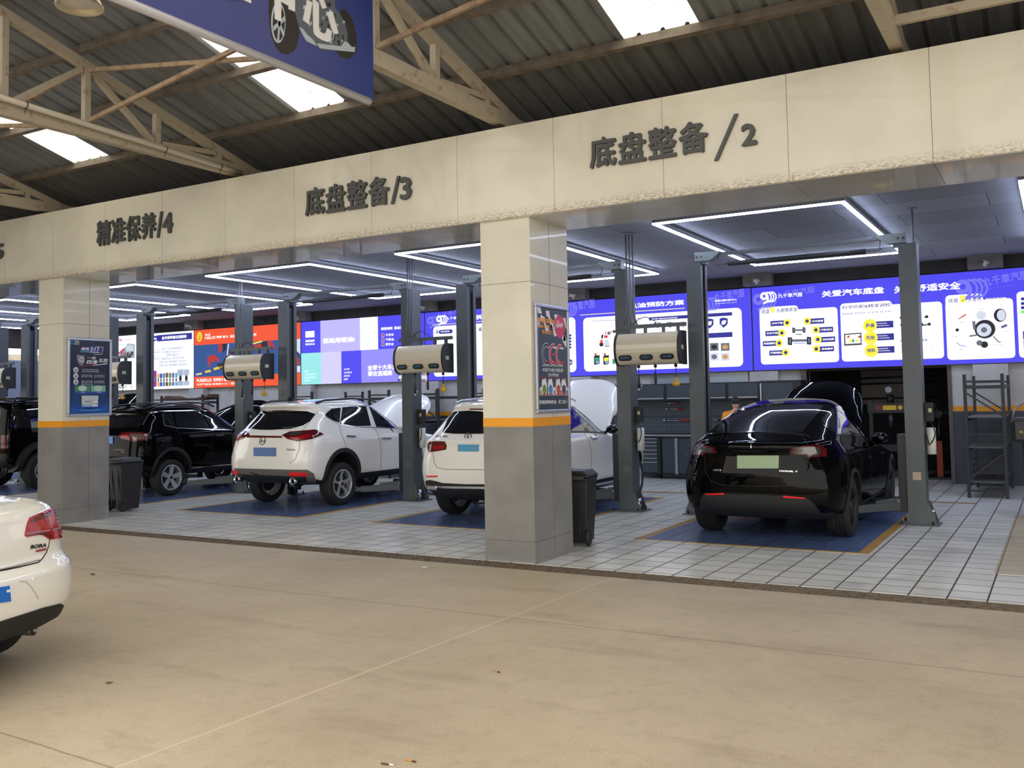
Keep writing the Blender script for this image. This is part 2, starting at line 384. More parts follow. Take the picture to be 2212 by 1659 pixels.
rm = MB().box(-4.6,-1.6,22.3,22.5,0,2.6).box(-4.6,-4.4,YB+.2,22.3,0,2.6).box(-1.8,-1.6,YB+.2,22.3,0,2.6).box(-4.6,-1.6,YB+.2,22.5,2.6,2.7)
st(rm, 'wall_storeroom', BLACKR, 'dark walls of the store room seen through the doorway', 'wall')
st(MB().box(-4.47,-4.37,YB-.1,YB+.15,0,2.18).box(-1.83,-1.76,YB-.02,YB+.15,0,2.18), 'door_1', M('door_jamb', (92,80,70), .6), 'brown jambs of the dark doorway in the back wall', 'door')
t = thing('window_1', 'low glazed strip above the tool cabinets', 'window', kind='structure')
MB().box(-7.7,-5.55,YB-.02,YB-.004,1.9,2.18).build('pane', M('blue_glass', (150,164,172), .15, spec=.6), t)
MB().box(-6.66,-6.63,YB-.03,YB-.02,1.9,2.18).box(-5.58,-5.55,YB-.04,YB-.02,1.9,2.18).build('window_frame', M('window_bar', (198,200,202), .4), t)
# left end wall with an open strip to the outside
st(MB().box(XL-.15,XL,8.6,YB+.2,0,3.14), 'wall_left', M('blue_grey_sheet', (132,140,160), .5), 'blue grey sheet wall closing the far left end', 'wall')
st(MB().box(XL-.15,XL,8.6,YB+.2,3.5,4.13), 'trim_1', DKW, 'dark header beam over the open strip of the left wall', 'trim')
st(MB().box(-30.2,-30,6,24,0,3.5), 'wall_outside', M('dusty_concrete', (172,162,148), .9, noise=(2, (140,130,118), .4, .7)), 'dusty concrete wall outside beyond the left end', 'wall')
st(MB().box(-15.7,-15.5,-8,8.25,0,6.8), 'wall_sky_block', M('sky_block_sheet', (120,122,120), .6), 'added grey sheet wall, out of view, shading the left of the shed from sky', 'wall')  # added unseen wall; blocks sky so the left of the fascia darkens
st(MB().box(XR,XR+.15,8.6,YB+.2,0,4.13), 'wall_right', WWALL, 'white wall closing the bays on the right', 'wall')

# ------------------------------------------------------------------ shed roof
RS = .28
def rz(y): return 5.0+RS*(9.06-y)            # underside of the sheet
RY0, RY1 = 2.0, 10.3
def sheet(mb, x0, x1, y0, y1, off=0):
    pts = []; x = x0
    P = .245
    k0 = int(floor(x0/P)); xs = {x0, x1}
    for k in range(k0-1, int(x1/P)+2):
        for d in (0, .02, .045, .065): 
            q = k*P+d
            if x0 < q < x1: xs.add(q)
    xs = sorted(xs)
    def h(x):
        u = (x % P)
        return 0 if u <= 1e-6 or u >= .065 else min(1, u/.02, (.065-u)/.02)*.035
    vs = []; n = len(xs)
    for q in xs:
        for y in (y0, y1): vs.append((q, y, rz(y)+h(q)+off))
    vs2 = [(a, b, c+.004) for a, b, c in vs]
    fs = [(2*i, 2*i+1, 2*i+3, 2*i+2) for i in range(n-1)]
    fs2 = [(2*n+2*i+2, 2*n+2*i+3, 2*n+2*i+1, 2*n+2*i) for i in range(n-1)]
    mb.add(vs+vs2, fs+fs2)
SKX = [(-3.55-4.26*k, -2.79-4.26*k) for k in range(-1, 5)]
SY0, SY1 = 3.4, 8.44
rf = MB(); xs = [-26.0]+[v for a, b in reversed(SKX) for v in (a, b)]+[9.0]
for i in range(0, len(xs), 2): sheet(rf, xs[i], xs[i+1], RY0, RY1)
for a, b in SKX: sheet(rf, a, b, SY1-.06, RY1); sheet(rf, a, b, RY0, SY0)
st(rf, 'roof', ROOF, 'grey corrugated metal shed roof sloping down to the fascia', 'roof')
sl = ['over the bay at the right, highest in the frame', 'behind the hanging blue banner', 'at the left of the shed roof']
for k, (a, b) in enumerate(SKX):
    s = MB(); sheet(s, a+.002, b-.002, SY0, SY1-.06)
    nm = 'bright translucent roof panel '+(sl[k-1] if 1 <= k <= 3 else ('near the right end of the roof' if k == 0 else 'far left, number %d of the roof panels from the right' % (k+1)))
    o = s.build('window_%d' % (k+2), SKY); tag(o, nm, 'skylight', kind='structure')
PY = [8.38-.94*k for k in range(7)]
ordn = ['first', 'second', 'third', 'fourth', 'fifth', 'sixth', 'seventh', 'eighth', 'ninth', 'tenth']
for k, y in enumerate(PY):
    z = rz(y)
    m = MB().bar((-26, y, z-.055), (9, y, z-.055), .06, .10, (0, RS, 1))
    st(m, 'roof_beam', PURL, 'weathered steel purlin under the roof sheet, %s from the fascia' % ordn[k], 'purlin')
TX = [-1.12-4.025*k for k in range(-1, 6)]
tl = ['beyond the right edge', 'at the right above the widest bay', 'beside the hanging blue banner', 'with a white pipe tied to it', 'second from the left edge', 'far left behind the others', 'farthest left']
for k, x in enumerate(TX):
    t = thing('roof_truss', 'beige welded steel roof truss '+tl[k], 'roof truss', kind='structure')
    ZB = 4.74
    MB().bar((x, 9.2, ZB), (x, 1.9, ZB), .10, .15).build('bottom_chord', TRUSS, t)
    zt = lambda y: 4.75+RS*(9.06-y)
    MB().bar((x, 9.45, zt(9.45)), (x, 1.9, zt(1.9)), .08, .10, (0, RS, 1)).build('top_chord', TRUSS, t)
    for i, y in enumerate(PY):
        MB().bar((x, y, ZB+.05), (x, y, zt(y)), .07, .07).build('post', TRUSS, t)
        if i < len(PY)-1:
            y2 = PY[i+1]
            a, b_ = ((y-.06, zt(y)-.05), (y2+.06, ZB+.08)) if i % 2 == 0 else ((y-.06, ZB+.08), (y2+.06, zt(y2)-.05))
            MB().bar((x, a[0], a[1]), (x, b_[0], b_[1]), .06, .06).build('diagonal', TRUSS, t)
wb = ['at the right end', 'right of the hanging banner', 'behind the hanging banner', 'left of the truss with the pipe', 'near the left edge', 'at the far left']
for k in range(len(TX)-1):
    xa, xb = TX[k]-.04, TX[k+1]+.04; y = PY[2]; zl, zh = 4.83, 5.42
    t = thing('cross_brace', 'rusty crossed bracing bars between roof trusses '+wb[k], 'brace', kind='structure')
    MB().bar((xa, y+.02, zl), (xb, y+.02, zh), .035, .045).build('brace_bar', RUST, t)
    MB().bar((xa, y-.02, zh), (xb, y-.02, zl), .035, .045).build('brace_bar', RUST, t)
st(MB().bar((TX[1]+.05, 8.3, 4.80), (TX[0]-.05, 8.3, 4.80), .05, .08), 'tie_beam', TRUSS, 'beige tie tube running along the fascia at the upper right', 'beam')
t = thing('pipe', 'white plastic pipe tied along the bottom of a roof truss', 'pipe')
px = TX[3]+.085
MB().tube([(px, 8.7, 4.70), (px, 5.4, 4.83), (px, 1, 4.86)], .032, 12).build('tube', M('white_pvc', (226,218,204), .35), t)
for y, z in ((8.35, 4.715), (7.5, 4.748), (5.75, 4.816)):
    w = MB().lathe([(.036, -.006), (.04, 0), (.036, .006)], (px, y, z), (0, 1, 0), 12); w.tube([(px, y, z-.036), (px+.01, y-.02, z-.09)], .004, 5)
    w.build('wire_tie', M('tie_wire', (44,42,40), .6), t)
# ------------------------------------------------------------------ pixel rays of the calibrated camera (to put traced outlines on real surfaces)
def pray(px, py):
    return (_r*((px-CPX)/FPX) - _u*((py-CPY)/FPX) + _f)
EYEV = V((0, 0, EYE))
def on_x(px, py, x):
    d = pray(px, py); return EYEV + d*(x/d.x)
def on_y(px, py, y):
    d = pray(px, py); return EYEV + d*(y/d.y)

# ------------------------------------------------------------------ fascia lettering
LET = M('dark_letter', (74,76,76), .5)
def sign(chars, label, X0, X1, z0, z1, tail):
    t = thing('fascia_lettering', label, 'lettering', (0, 8.57, 0))
    w = (X1-X0)/len(chars) if chars else 0
    for i, c in enumerate(chars):
        solid_text(MB(), c, (X0+w*i, 0, z0), (1,0,0), (0,0,1), bold=.022, depth=.03, fit=(w*.93, z1-z0)).build('character', LET, t)
    for c, x0, x1, a, b in tail:
        if c == '/': MB().prism([(x0,a),(x0+.035,a),(x1,b),(x1-.035,b)], (0,0,0), (1,0,0), (0,0,1), .03).build('slash', LET, t)
        else: solid_text(MB(), c, (x0, 0, a), (1,0,0), (0,0,1), bold=.03, depth=.03, fit=(x1-x0, b-a)).build('character', LET, t)
sign('底盘整备', 'largest raised dark lettering on the cream fascia, right of the large column', -4.03, -2.77, 4.01, 4.32, [('/', -2.74, -2.50, 3.91, 4.32), ('2', -2.475, -2.33, 4.005, 4.212)])
sign('底盘整备', 'raised dark lettering on the cream fascia just left of the large column', -7.85, -6.55, 3.965, 4.305, [('/', -6.55, -6.42, 3.96, 4.27), ('3', -6.42, -6.26, 3.985, 4.25)])
sign('精准保养', 'raised dark lettering on the cream fascia above the column with the blue poster', -11.80, -10.53, 3.985, 4.345, [('/', -10.53, -10.42, 3.98, 4.33), ('4', -10.42, -10.22, 4.02, 4.30)])
sign('', 'raised dark numeral on the fascia cut by the left frame edge', 0, 0, 0, 0, [('/', -14.45, -14.31, 3.98, 4.31), ('5', -14.27, -14.055, 4.02, 4.26)])

# ------------------------------------------------------------------ hanging banner and pendant lamp
BX = -5.055
t = thing('hanging_banner', 'big blue banner with white characters and a chassis picture hung from the trusses', 'banner', (0,0,0))
def grad_blue():
    m, N, L, b = nodes('banner_print'); s = N.new('ShaderNodeSeparateXYZ'); L.new(pos(N), s.inputs[0])
    c = mixc(N, L, rng(N, L, s.outputs[1], 5.2, 6.5), lin((70,76,140)), lin((26,52,132)))
    L.new(c, b.inputs['Base Color']); b.inputs['Roughness'].default_value = .5
    return m
MB().box(BX-.03, BX, 1.4, 6.37, 4.30, 5.75).build('sheet', grad_blue(), t)
MB().tube([(BX+.03, 1.4, 4.255), (BX+.03, 6.27, 4.272)], .032, 14).build('bottom_rail', M('white_rail', (214,214,222), .3, .3), t)
a = Art(t, (BX, 0, 0), (0,1,0), (0,0,1), .0012)
def bp(pts):
    r = []
    for x, y in pts:
        q = on_x(520+x*.15675, y*.15675, BX); r.append((q.y, q.z))
    return r
PW, PD, PG, PL = M('print_white', (232,232,234), .5), M('print_black', (44,38,36), .5), M('print_grey', (92,100,112), .5), M('print_light', (176,188,200), .5)
a.poly(bp([(385,100),(400,-150),(740,-200),(800,100),(805,480),(780,620),(740,700),(650,750),(560,735),(480,650),(420,500),(390,300)][::-1]), 'tyre_print', PD, 1)
a.poly(bp([(1380,120),(1460,150),(1540,280),(1595,480),(1595,690),(1545,780),(1470,815),(1390,790),(1300,700),(1350,400)][::-1]), 'tyre_print', PD, 1)
el = lambda cx, cy, rx, ry, n=28: [(cx+rx*cos(2*pi*k/n), cy-ry*sin(2*pi*k/n)) for k in range(n)]
a.poly(bp(el(515,310,100,285)), 'rim_print', PL, 2)
a.poly(bp(el(520,315,82,245)), 'rim_gap_print', PD, 3)
for k in range(6):
    an = 2*pi*k/6+.3; a.poly(bp([(528-12*sin(an),325-30*cos(an)),(528+12*sin(an),325+30*cos(an)),(528+85*cos(an)+14*sin(an),320-255*sin(an)+35*cos(an)),(528+85*cos(an)-14*sin(an),320-255*sin(an)-35*cos(an))]), 'spoke_print', PL, 4)
a.poly(bp([(740,20),(830,-80),(1290,-80),(1300,120),(1370,200),(1440,330),(1470,470),(1470,600),(1560,655),(1555,720),(1340,705),(1100,690),(1040,630),(900,570),(820,450),(745,170)][::-1]), 'chassis_print', PG, 2)
rr = random.Random(3)
for k in range(70):
    x = rr.uniform(790, 1420); y = rr.uniform(0, 560)
    if y > 200+(x-780)*.75 or y < (x-1230)*1.2: continue
    w = rr.uniform(8, 28); h = rr.uniform(15, 95)
    a.poly(bp([(x,y),(x+w,y+w*.4),(x+w*.8,y+h),(x-w*.3,y+h-6)][::-1]), 'chassis_print', rr.choice([PL, PD, PD, PG]), 3+k % 3)
a.poly(bp([(1040,600),(1380,640),(1420,575),(1460,580),(1520,650),(1570,650),(1560,720),(1180,680),(1080,665)][::-1]), 'bumper_bar_print', PL, 6)
a.poly(bp([(800,375),(850,400),(900,470),(1000,560),(1040,640),(900,570),(860,500)][::-1]), 'bumper_bar_print', PL, 6)
for p in ([(-200,0),(130,-10),(130,50),(20,0)], [(462,-150),(540,-150),(545,300),(462,265)], [(540,-120),(735,-120),(735,165),(655,130),(650,85),(540,25)],
          [(905,0),(975,40),(925,340),(850,280)], [(985,-20),(1065,50),(1065,410),(1085,445),(1140,470),(1165,450),(1185,390),(1245,440),(1225,560),(1195,585),(1120,560),(1050,520),(1005,470),(995,420)],
          [(1060,-30),(1125,-20),(1170,110),(1120,125)], [(1180,170),(1250,155),(1335,465),(1270,475)]):
    a.poly(bp(p[::-1]), 'character', PW, 9)
a.done()
t = thing('pendant_lamp', 'round beige high-bay pendant lamp at the top left under the roof', 'lamp', (-7.05, 4.93, 5.08))
MB().lathe([(.192,0),(.193,.012),(.180,.03),(.172,.05),(.150,.10),(.105,.16),(.07,.19),(.064,.19),(.099,.156),(.144,.096),(.165,.045),(.186,0)], n=40, close=True).build('reflector', M('lamp_metal', (206,194,168), .35, .3), t)
MB().lathe([(.166,.048),(.1,.03),(0,.024)], n=36).build('diffuser', M('lamp_glass', (206,200,190), .2), t)
MB().cyl((0,0,.185),(0,0,.30),.055,.045,20).build('socket', M('lamp_socket', (176,166,148), .4), t)
MB().tube([(0,0,.30),(0,0,rz(4.93)-5.02)], .008, 6).build('cord', M('tie_wire'), t)

# ------------------------------------------------------------------ two-post lifts
LG = M('lift_grey', (78,83,86), .4, .1, noise=(3, (68,74,77), .4, .8)); LD = M('lift_dark', (30,31,33), .5); RUB = M('black_rubber', (24,24,25), .6)
CHR = M('chrome', (210,212,214), .15, 1)
def make_lift():
    t = thing('car_lift', '', 'car lift')
    for s in (-1, 1):
        a, b = sorted((s*1.33, s*1.55))
        prof = [(a,0),(b,0),(b,.27),(a,.27)]
        xi, xo = s*1.33, s*1.55
        pr = [(xi,0),(xo,0),(xo,.27),(xi,.27),(xi,.195),(xi+s*.02,.195),(xi+s*.02,.25),(xo-s*.02,.25),(xo-s*.02,.02),(xi+s*.02,.02),(xi+s*.02,.075),(xi,.075)]
        p = MB().prism(pr if s > 0 else pr[::-1], (0,0,.02), (1,0,0), (0,1,0), 3.61).build('post', LG, t)
        MB().box(*sorted((xi+s*.03, xi+s*.06)), .03, .24, .05, 3.5).build('slot_cover', LD, p)
        MB().box(*sorted((s*1.21, s*1.69)), -.04, .36, 0, .02).build('base_plate', LG, p, .004)
        for y in (.02, .25): MB().prism([(xo,.02),(s*1.66,.02),(s*1.66,.05),(xo+s*.02,.30),(xo,.30)] if s > 0 else [(xo,.30),(xo+s*.02,.30),(s*1.66,.05),(s*1.66,.02),(xo,.02)], (0,y,0), (1,0,0), (0,0,1), .014).build('gusset', LG, p)
        for x, y in ((1.62,-.01),(1.62,.32),(1.25,-.02),(1.25,.33)): MB().cyl((s*x,y,.015),(s*x,y,.06),.014,n=8).build('anchor_bolt', LD, p)
        if s > 0: MB().cyl((1.60,.10,.02),(1.60,.10,.2),.035).build('ram_foot', CHR, p)
        c = MB().box(*sorted((s*1.22, s*1.326)), .035, .235, .16, 1.16).build('carriage', LD, t, .005)
        for d in (-1, 1):
            p0 = V((s*1.2, .135+d*.07, .235)); p1 = V((s*.72, .135+d*.52, .22)); p2 = V((s*.56, .135+d*.68, .22))
            arm = MB().bar(p0, p1, .10, .10).cyl(p0-V((0,0,.07)), p0+V((0,0,.09)), .05).build('lift_arm', LG, t, .004)
            MB().bar(p0.lerp(p1,.6), p2, .075, .07).build('arm_extension', LG, arm)
            MB().cyl(p2-V((0,0,.03)), p2+V((0,0,.07)), .055, n=18).build('arm_pad', RUB, arm)
            MB().bar(p0+V((0,0,.08)), p0.lerp(p1,.5)+V((0,0,.055)), .03, .05).build('arm_rib', LG, arm)
        hd = MB().prism([(s*1.43,3.645),(s*1.43,3.775),(s*1.06,3.775),(s*1.06,3.745),(s*1.17,3.665),(s*1.22,3.645)][::s], (0,.03,0), (1,0,0), (0,0,1), -.15).build('beam_head', M('head_grey', (112,120,122), .4, .2), t, .004)
        MB().box(*sorted((s*1.26, s*1.40)), .05, .16, 3.60, 3.65).build('head_seat', LG, hd)
        for x, z in ((1.395,3.71),(1.33,3.71)): MB().cyl((s*x,.02,z),(s*x,.035,z),.013,n=8).build('head_bolt', LD, hd)
    MB().box(-1.1,1.1,.07,.15,3.715,3.76).build('cross_beam', LG, t, .003)
    bar = MB().tube([(-.93,.02,3.575),(.93,.02,3.575)], .034, 12).build('limit_bar', RUB, t)
    MB().tube([(-1.12,.02,3.575),(-.93,.02,3.575)], .008, 6).tube([(.93,.02,3.575),(1.12,.02,3.575)], .008, 6).tube([(-1.1,.1,3.71),(-1.1,.02,3.575)], .007, 6).tube([(1.1,.1,3.71),(1.1,.02,3.575)], .007, 6).build('bar_rod', LG, bar)
    mo = MB().box(1.552,1.65,.13,.26,1.32,1.56).build('motor_box', RUB, t, .008)
    MB().box(1.60,1.64,.126,.131,1.44,1.49).build('sticker', M('pale_sticker', (170,178,140), .5), mo)
    MB().cyl((1.615,.19,.90),(1.615,.19,1.24),.056,n=18).build('oil_tank', M('white_plastic', (206,206,196), .4), t)
    MB().tube([(1.62,.15,1.33)]+[(1.63+.045*sin(k*.45), .12-.04*sin(k*.45), 1.30-.035*k) for k in range(8)]+[(1.60-.012*k, .10, 1.02+.05*k) for k in range(4)], .008, 7).build('hydraulic_hose', RUB, t)
    MB().box(1.40,1.50,-.004,0,.58,.68).build('maker_plate', M('lift_plate', (92,98,100), .4, .4), t)
    return t
lift0 = make_lift()
ll = ['grey two-post car lift holding the black crossover with a green plate', 'grey two-post car lift around the white car partly behind the column', 'grey two-post car lift around the white SUV with dark wheel arches',
      'grey two-post car lift around the black SUV behind the column with the blue poster', 'grey two-post car lift around the boxy black off-roader', 'grey two-post car lift at the far left end']
lifts = [lift0]+[dup(lift0) for k in range(5)]
for k, o in enumerate(lifts):
    o.location = (-3.10-4.02*k, 13.05, 0); tag(o, ll[k], 'car lift', 'two-post lifts in a row')
    if k == 0:
        for c in o.children:
            if c.name.startswith('maker_plate'): c.data = c.data.copy(); c.data.materials[0] = M('beige_plate', (170,154,132), .5); c['label'] = 'beige maker plate'

# ------------------------------------------------------------------ hose reel boxes between the lifts
CRM = M('cream_box_paint', (204,192,166), .22, coat=.6); BLK = M('black_plastic', (22,22,24), .4)
def make_reel():
    t = thing('hose_reel_box', '', 'hose reel box')
    pr = []
    for a in range(0, 181, 15): pr.append((-.05-.15*sin(radians(a))**.8, 2.40+.23*cos(radians(a))))
    pr = [(.12,2.63)]+pr+[(.12,2.17)]
    MB().prism([(y, z) for y, z in pr], (-.47,0,0), (0,1,0), (0,0,1), .94).build('shell', CRM, t, .004)
    big = [(c[0]*1.04+(-.006 if c[0] < 0 else 0), 2.40+(c[1]-2.40)*1.05) for c in pr]
    for s in (-1, 1):
        cp = MB().prism(big, (s*.47-(.03 if s < 0 else 0),0,0), (0,1,0), (0,0,1), .03).build('end_cap', BLK, t, .004)
        if s > 0: MB().box(.5,.503,-.11,-.02,2.37,2.43).build('cap_sticker', M('pale_sticker'), cp)
    def yf(z): a = math.acos(max(-1, min(1, (z-2.40)/.23))); return -.05-.15*sin(a)**.8
    for xx, tx in ((-.33, '高压清水'), (-.005, '压缩空气'), (.31, '220V电源')):
        zc = 2.275; n0 = V((0, yf(zc+.035), zc+.035)); n1 = V((0, yf(zc-.035), zc-.035)); T = (n0-n1).normalized()
        O = V((xx, yf(zc)-.010, zc)); p = []
        for sx in (1, -1):
            for k in range(9): an = radians(-90+k*22.5) if sx > 0 else radians(90+k*22.5); p.append((sx*.062+.042*cos(an), .042*sin(an)))
        w = MB().prism(p, O+V((0,.02,.0)), (1,0,0), T, .02).build('display_window', BLK, t)
        solid_text(MB(), tx, O-V((.07,.001,0))-T*.02, (1,0,0), T, bold=.01, depth=.002, fit=(.14,.04)).build('lettering', lit((62,110,130), .5), w)
    for i, x in enumerate((-.2, .06, .37)):
        o = MB().ball((x, 0, 2.145), .026).build('outlet', BLK, t)
        e = 1.86+.05*i
        MB().tube([(x,0,2.14),(x+.004,0,2.02),(x-.003,0,e)], .006, 6).build('hose', BLK, t)
        if i < 2:
            MB().lathe([(.007,0),(.02,.02),(.022,.11),(.012,.17),(.006,.19)], (x-.003,0,e-.03), (0,0,1), 12).build('nozzle', BLK, t)
            if i == 0: MB().cyl((x-.003,0,e-.03),(x-.003,0,e-.07),.013).cyl((x+.04,0,e-.05),(x+.04,0,e+.05),.007).build('coupling', CHR, t)
        else:
            MB().cyl((x,0,e+.02),(x,0,e-.06),.012,.03,10).cyl((x-.05,0,e-.075),(x+.05,0,e-.075),.028,n=12).ball((x,0,e-.075),.04).build('power_socket', M('yellow_plastic', (206,160,34), .4), t)
    rl = MB().bar((-.55,.05,2.735),(.52,.05,2.735),.05,.055).build('mounting_rail', LG, t)
    for x in (-.33,-.1,.18,.4): MB().box(x-.015,x+.015,.02,.08,2.63,2.76).build('rail_clamp', LG, rl)
    for x, y in ((-.40,.06),(-.345,.05),(-.30,.07)):
        MB().tube([(x+.02,y,4.13),(x+.02,y,3.3),(x-.0,y,2.95),(x+(x+.36)*1.2,y,2.74)], .012, 7).build('conduit', M('conduit_grey', (92,94,100), .5), t)
    MB().tube([(-.3,.05,2.76),(-.2,.03,2.84),(-.08,.02,2.87),(.06,.03,2.8),(.1,.05,2.7)], .006, 6).build('loose_cable', RUB, t)
    MB().cyl((-.33,.06,4.115),(-.33,.06,4.13),.10,n=16).build('ceiling_rose', M('conduit_grey'), t)
    return t
reel0 = make_reel()
rl_ = ['cream hose reel box with three dark windows right of the large column', 'cream hose reel box with three dark windows left of the large column', 'cream hose reel box hanging in front of the orange light box',
       'cream hose reel box partly hidden by the column with the blue poster', 'cream hose reel box at the left edge of the frame']
for k in range(5):
    o = reel0 if k == 0 else dup(reel0); o.location = (-5.125-4.02*k, 12.80, 0); tag(o, rl_[k], 'hose reel', 'hose reel boxes between the lifts')
t = thing('drop_conduit', 'thin grey conduit dropping from the ceiling to the right lift', 'conduit', (-1.62, 13.36, 3.63))
MB().cyl((0,0,-2.4),(0,0,.5),.012,n=8).build('tube', M('conduit_grey'), t); MB().cyl((0,0,.485),(0,0,.5),.07,n=14).build('ceiling_rose', M('conduit_grey'), t)

# ------------------------------------------------------------------ LED frame lights under the ceiling
LEDM = lit((210,224,255), 40.0); ALU = M('led_profile', (150,152,156), .35, .6)
fl = ['at the right frame edge', 'above the black crossover', 'above the white car behind the column', 'above the white SUV with dark arches', 'above the black SUV with a blue plate', 'above the black off-roader', 'at the far left']
for k, x0 in enumerate((-.33, -4.69, -9.03, -13.31, -17.72, -21.9, -26.2)):
    x1 = x0+2.5; y0, y1 = 11.86, 16.8; z = 4.03
    t = thing('frame_light', 'rectangular white LED frame light under the ceiling '+fl[k], 'ceiling light', ((x0+x1)/2, (y0+y1)/2, z), 0, 'rectangular LED frame lights')
    hx, hy = (x1-x0)/2, (y1-y0)/2
    for bx in ((-hx,hx,-hy,-hy+.05), (-hx,hx,hy-.05,hy), (-hx,-hx+.05,-hy+.05,hy-.05), (hx-.05,hx,-hy+.05,hy-.05)):
        p = MB().box(*bx, .012, .055).build('profile', ALU, t)
        MB().box(bx[0]+.002,bx[1]-.002,bx[2]+.002,bx[3]-.002,-.008,.013).build('diffuser', LEDM, p)
    for sx in (-1, 1):
        for yy in (-hy+.6, hy-.6, 0): MB().cyl((sx*(hx-.025),yy,.055),(sx*(hx-.025),yy,.10),.004,n=6).build('suspension_rod', CHR, t)

# ------------------------------------------------------------------ posters in frames on the columns
SIL = M('silver_frame', (186,188,194), .3, .7)
def poster(X, y0, y1, z0, z1, label, bgc):
    t = thing('poster_frame', label, 'poster', (X, 0, 0))
    b = MB(); w = .035
    for bx in ((0,.032,y0,y1,z0,z0+w),(0,.032,y0,y1,z1-w,z1),(0,.032,y0,y0+w,z0+w,z1-w),(0,.032,y1-w,y1,z0+w,z1-w)): MB().box(*bx).build('frame_rail', SIL, t, .006)
    MB().box(0,.014,y0+w,y1-w,z0+w,z1-w).build('print', bgc, t)
    return t, Art(t, (.014, y0+w, z0+w), (0,1,0), (0,0,1), .0006), y1-y0-2*w, z1-z0-2*w
pm = lambda c, r=.35: M('ink_%02x%02x%02x' % c, c, r)
t, a, w, h = poster(-4.784, 8.675, 9.445, 1.55, 2.715, 'dark framed poster with a red ball and oil bottles on the large column', pm((50,62,72)))
U = lambda u: u*w
Z = lambda v: (1-v)*h
wht, gry, red, org, blk = pm((226,226,226)), pm((150,152,152)), pm((206,48,82)), pm((236,158,40)), pm((36,38,42))
for i in range(7):
    for j in range(3):
        x = .02+i*.14-(j*.03); v = .0+j*.062
        if (i+j) % 2 == 0: a.poly([(U(max(0,x+.05)),Z(v+.07+.02*i)),(U(min(1,x+.16)),Z(v+.06+.02*i)),(U(min(1,x+.11)),Z(v+.012*i)),(U(max(0,x)),Z(v+.012*i+.006))], 'flag_check', wht, 1)
        else: a.poly([(U(max(0,x+.05)),Z(v+.07+.02*i)),(U(min(1,x+.16)),Z(v+.06+.02*i)),(U(min(1,x+.11)),Z(v+.012*i)),(U(max(0,x)),Z(v+.012*i+.006))], 'flag_check', blk, 1)
a.poly([(U(.86),Z(.32)),(U(.98),Z(.38)),(U(.99),Z(.30)),(U(.91),Z(.24))], 'flag_check', wht, 1)
a.disc(U(.76), Z(.17), .125, 'ball_print', red, 3, 28, .125); a.disc(U(.70), Z(.13), .05, 'ball_shine', pm((232,120,150)), 4, 16, .03)
a.text('My', U(.62), Z(.20), .06, .05, 'lettering', wht, 5, rot=.25); a.text('Aegis', U(.70), Z(.20), .13, .07, 'lettering', wht, 5, .03, rot=.25)
a.text('美益机油', U(.02), Z(.155), .40, .062, 'lettering', org, 5, .03); a.text('国际大牌', U(.02), Z(.205), .27, .04, 'lettering', org, 5, .02); a.text('原装进口', U(.16), Z(.26), .26, .045, 'lettering', org, 5, .02)
def cshape(cx, cy, r, wd, mat, a0, a1, L): a.ring(cx, cy, r, wd, 'race_emblem', mat, L, 20, r*1.15, a0, a1)
for off, mt in ((0, gry),):
    for k, cx in enumerate((.30, .53, .76)):
        cshape(U(cx), Z(.455), .105, .036, wht, 70, 300, 2)
        cshape(U(cx), Z(.455), .100, .026, blk if k == 0 else pm((196,44,52)), 72, 298, 3)
        a.rect(U(cx), Z(.395), U(cx)+.085, Z(.378), 'race_emblem', wht if k else gry, 3)
        a.rect(U(cx), Z(.535), U(cx)+.085, Z(.518), 'race_emblem', pm((196,44,52)), 3)
a.rect(U(.47), Z(.462), U(.62), Z(.444), 'race_emblem', pm((196,44,52)), 4)
a.text('CHINA ENDURANCE CHAMPIONSHIP', U(.14), Z(.575), .50, .018, 'lettering', wht, 4, .01, res=1)
a.text('中国汽车耐力锦标赛', U(.16), Z(.63), .48, .042, 'lettering', wht, 4, .01); a.text('官方赞助商', U(.34), Z(.675), .24, .036, 'lettering', wht, 4, .01)
for k, (u, c) in enumerate(((.06,(150,170,60)),(.13,(110,140,60)),(.33,(70,130,190)),(.50,(90,150,200)),(.59,(190,80,40)),(.72,(200,90,60)),(.78,(60,60,90)),(.92,(60,100,150)))):
    s = 1 if k in (1,2,4,6) else .5
    a.poly([(U(u),Z(.86)),(U(u)+.11*s,Z(.86)),(U(u)+.115*s,Z(.86)+.11*s),(U(u)+.085*s,Z(.86)+.185*s),(U(u)+.05*s,Z(.86)+.17*s),(U(u)+.012*s,Z(.86)+.17*s),(U(u),Z(.86)+.12*s)], 'oil_can_print', wht, 2+k % 2)
    a.rect(U(u)+.012*s, Z(.86)+.17*s, U(u)+.04*s, Z(.86)+.195*s, 'oil_can_print', pm((200,40,50)), 4)
    a.disc(U(u)+.055*s, Z(.86)+.065*s, .045*s, 'oil_can_print', pm(c), 4, 14, .05*s)
    a.rect(U(u)+.01*s, Z(.86)+.004, U(u)+.1*s, Z(.86)+.02*s, 'oil_can_print', pm((196,44,52)), 5)
a.text('常规保养换机油', U(.04), Z(.945), .38, .042, 'lettering', wht, 4, .02); a.text('买二送一', U(.66), Z(.945), .22, .042, 'lettering', wht, 4, .02)
a.done()
def dkblue():
    m, N, L, b = nodes('navy_print'); s = N.new('ShaderNodeSeparateXYZ'); L.new(pos(N), s.inputs[0])
    n = noise(N, L, pos(N), 4, 3)
    c = mixc(N, L, rng(N, L, s.outputs[2], 1.6, 2.1), lin((24,92,168)), lin((24,26,46)))
    L.new(mixc(N, L, rng(N, L, n, .3, .7, 0, .6), c, lin((18,22,44))), b.inputs['Base Color']); b.inputs['Roughness'].default_value = .25
    return m
t, a, w, h = poster(-12.659, 8.68, 9.425, 1.57, 2.737, 'dark blue product poster in a silver frame on the farther column', dkblue())
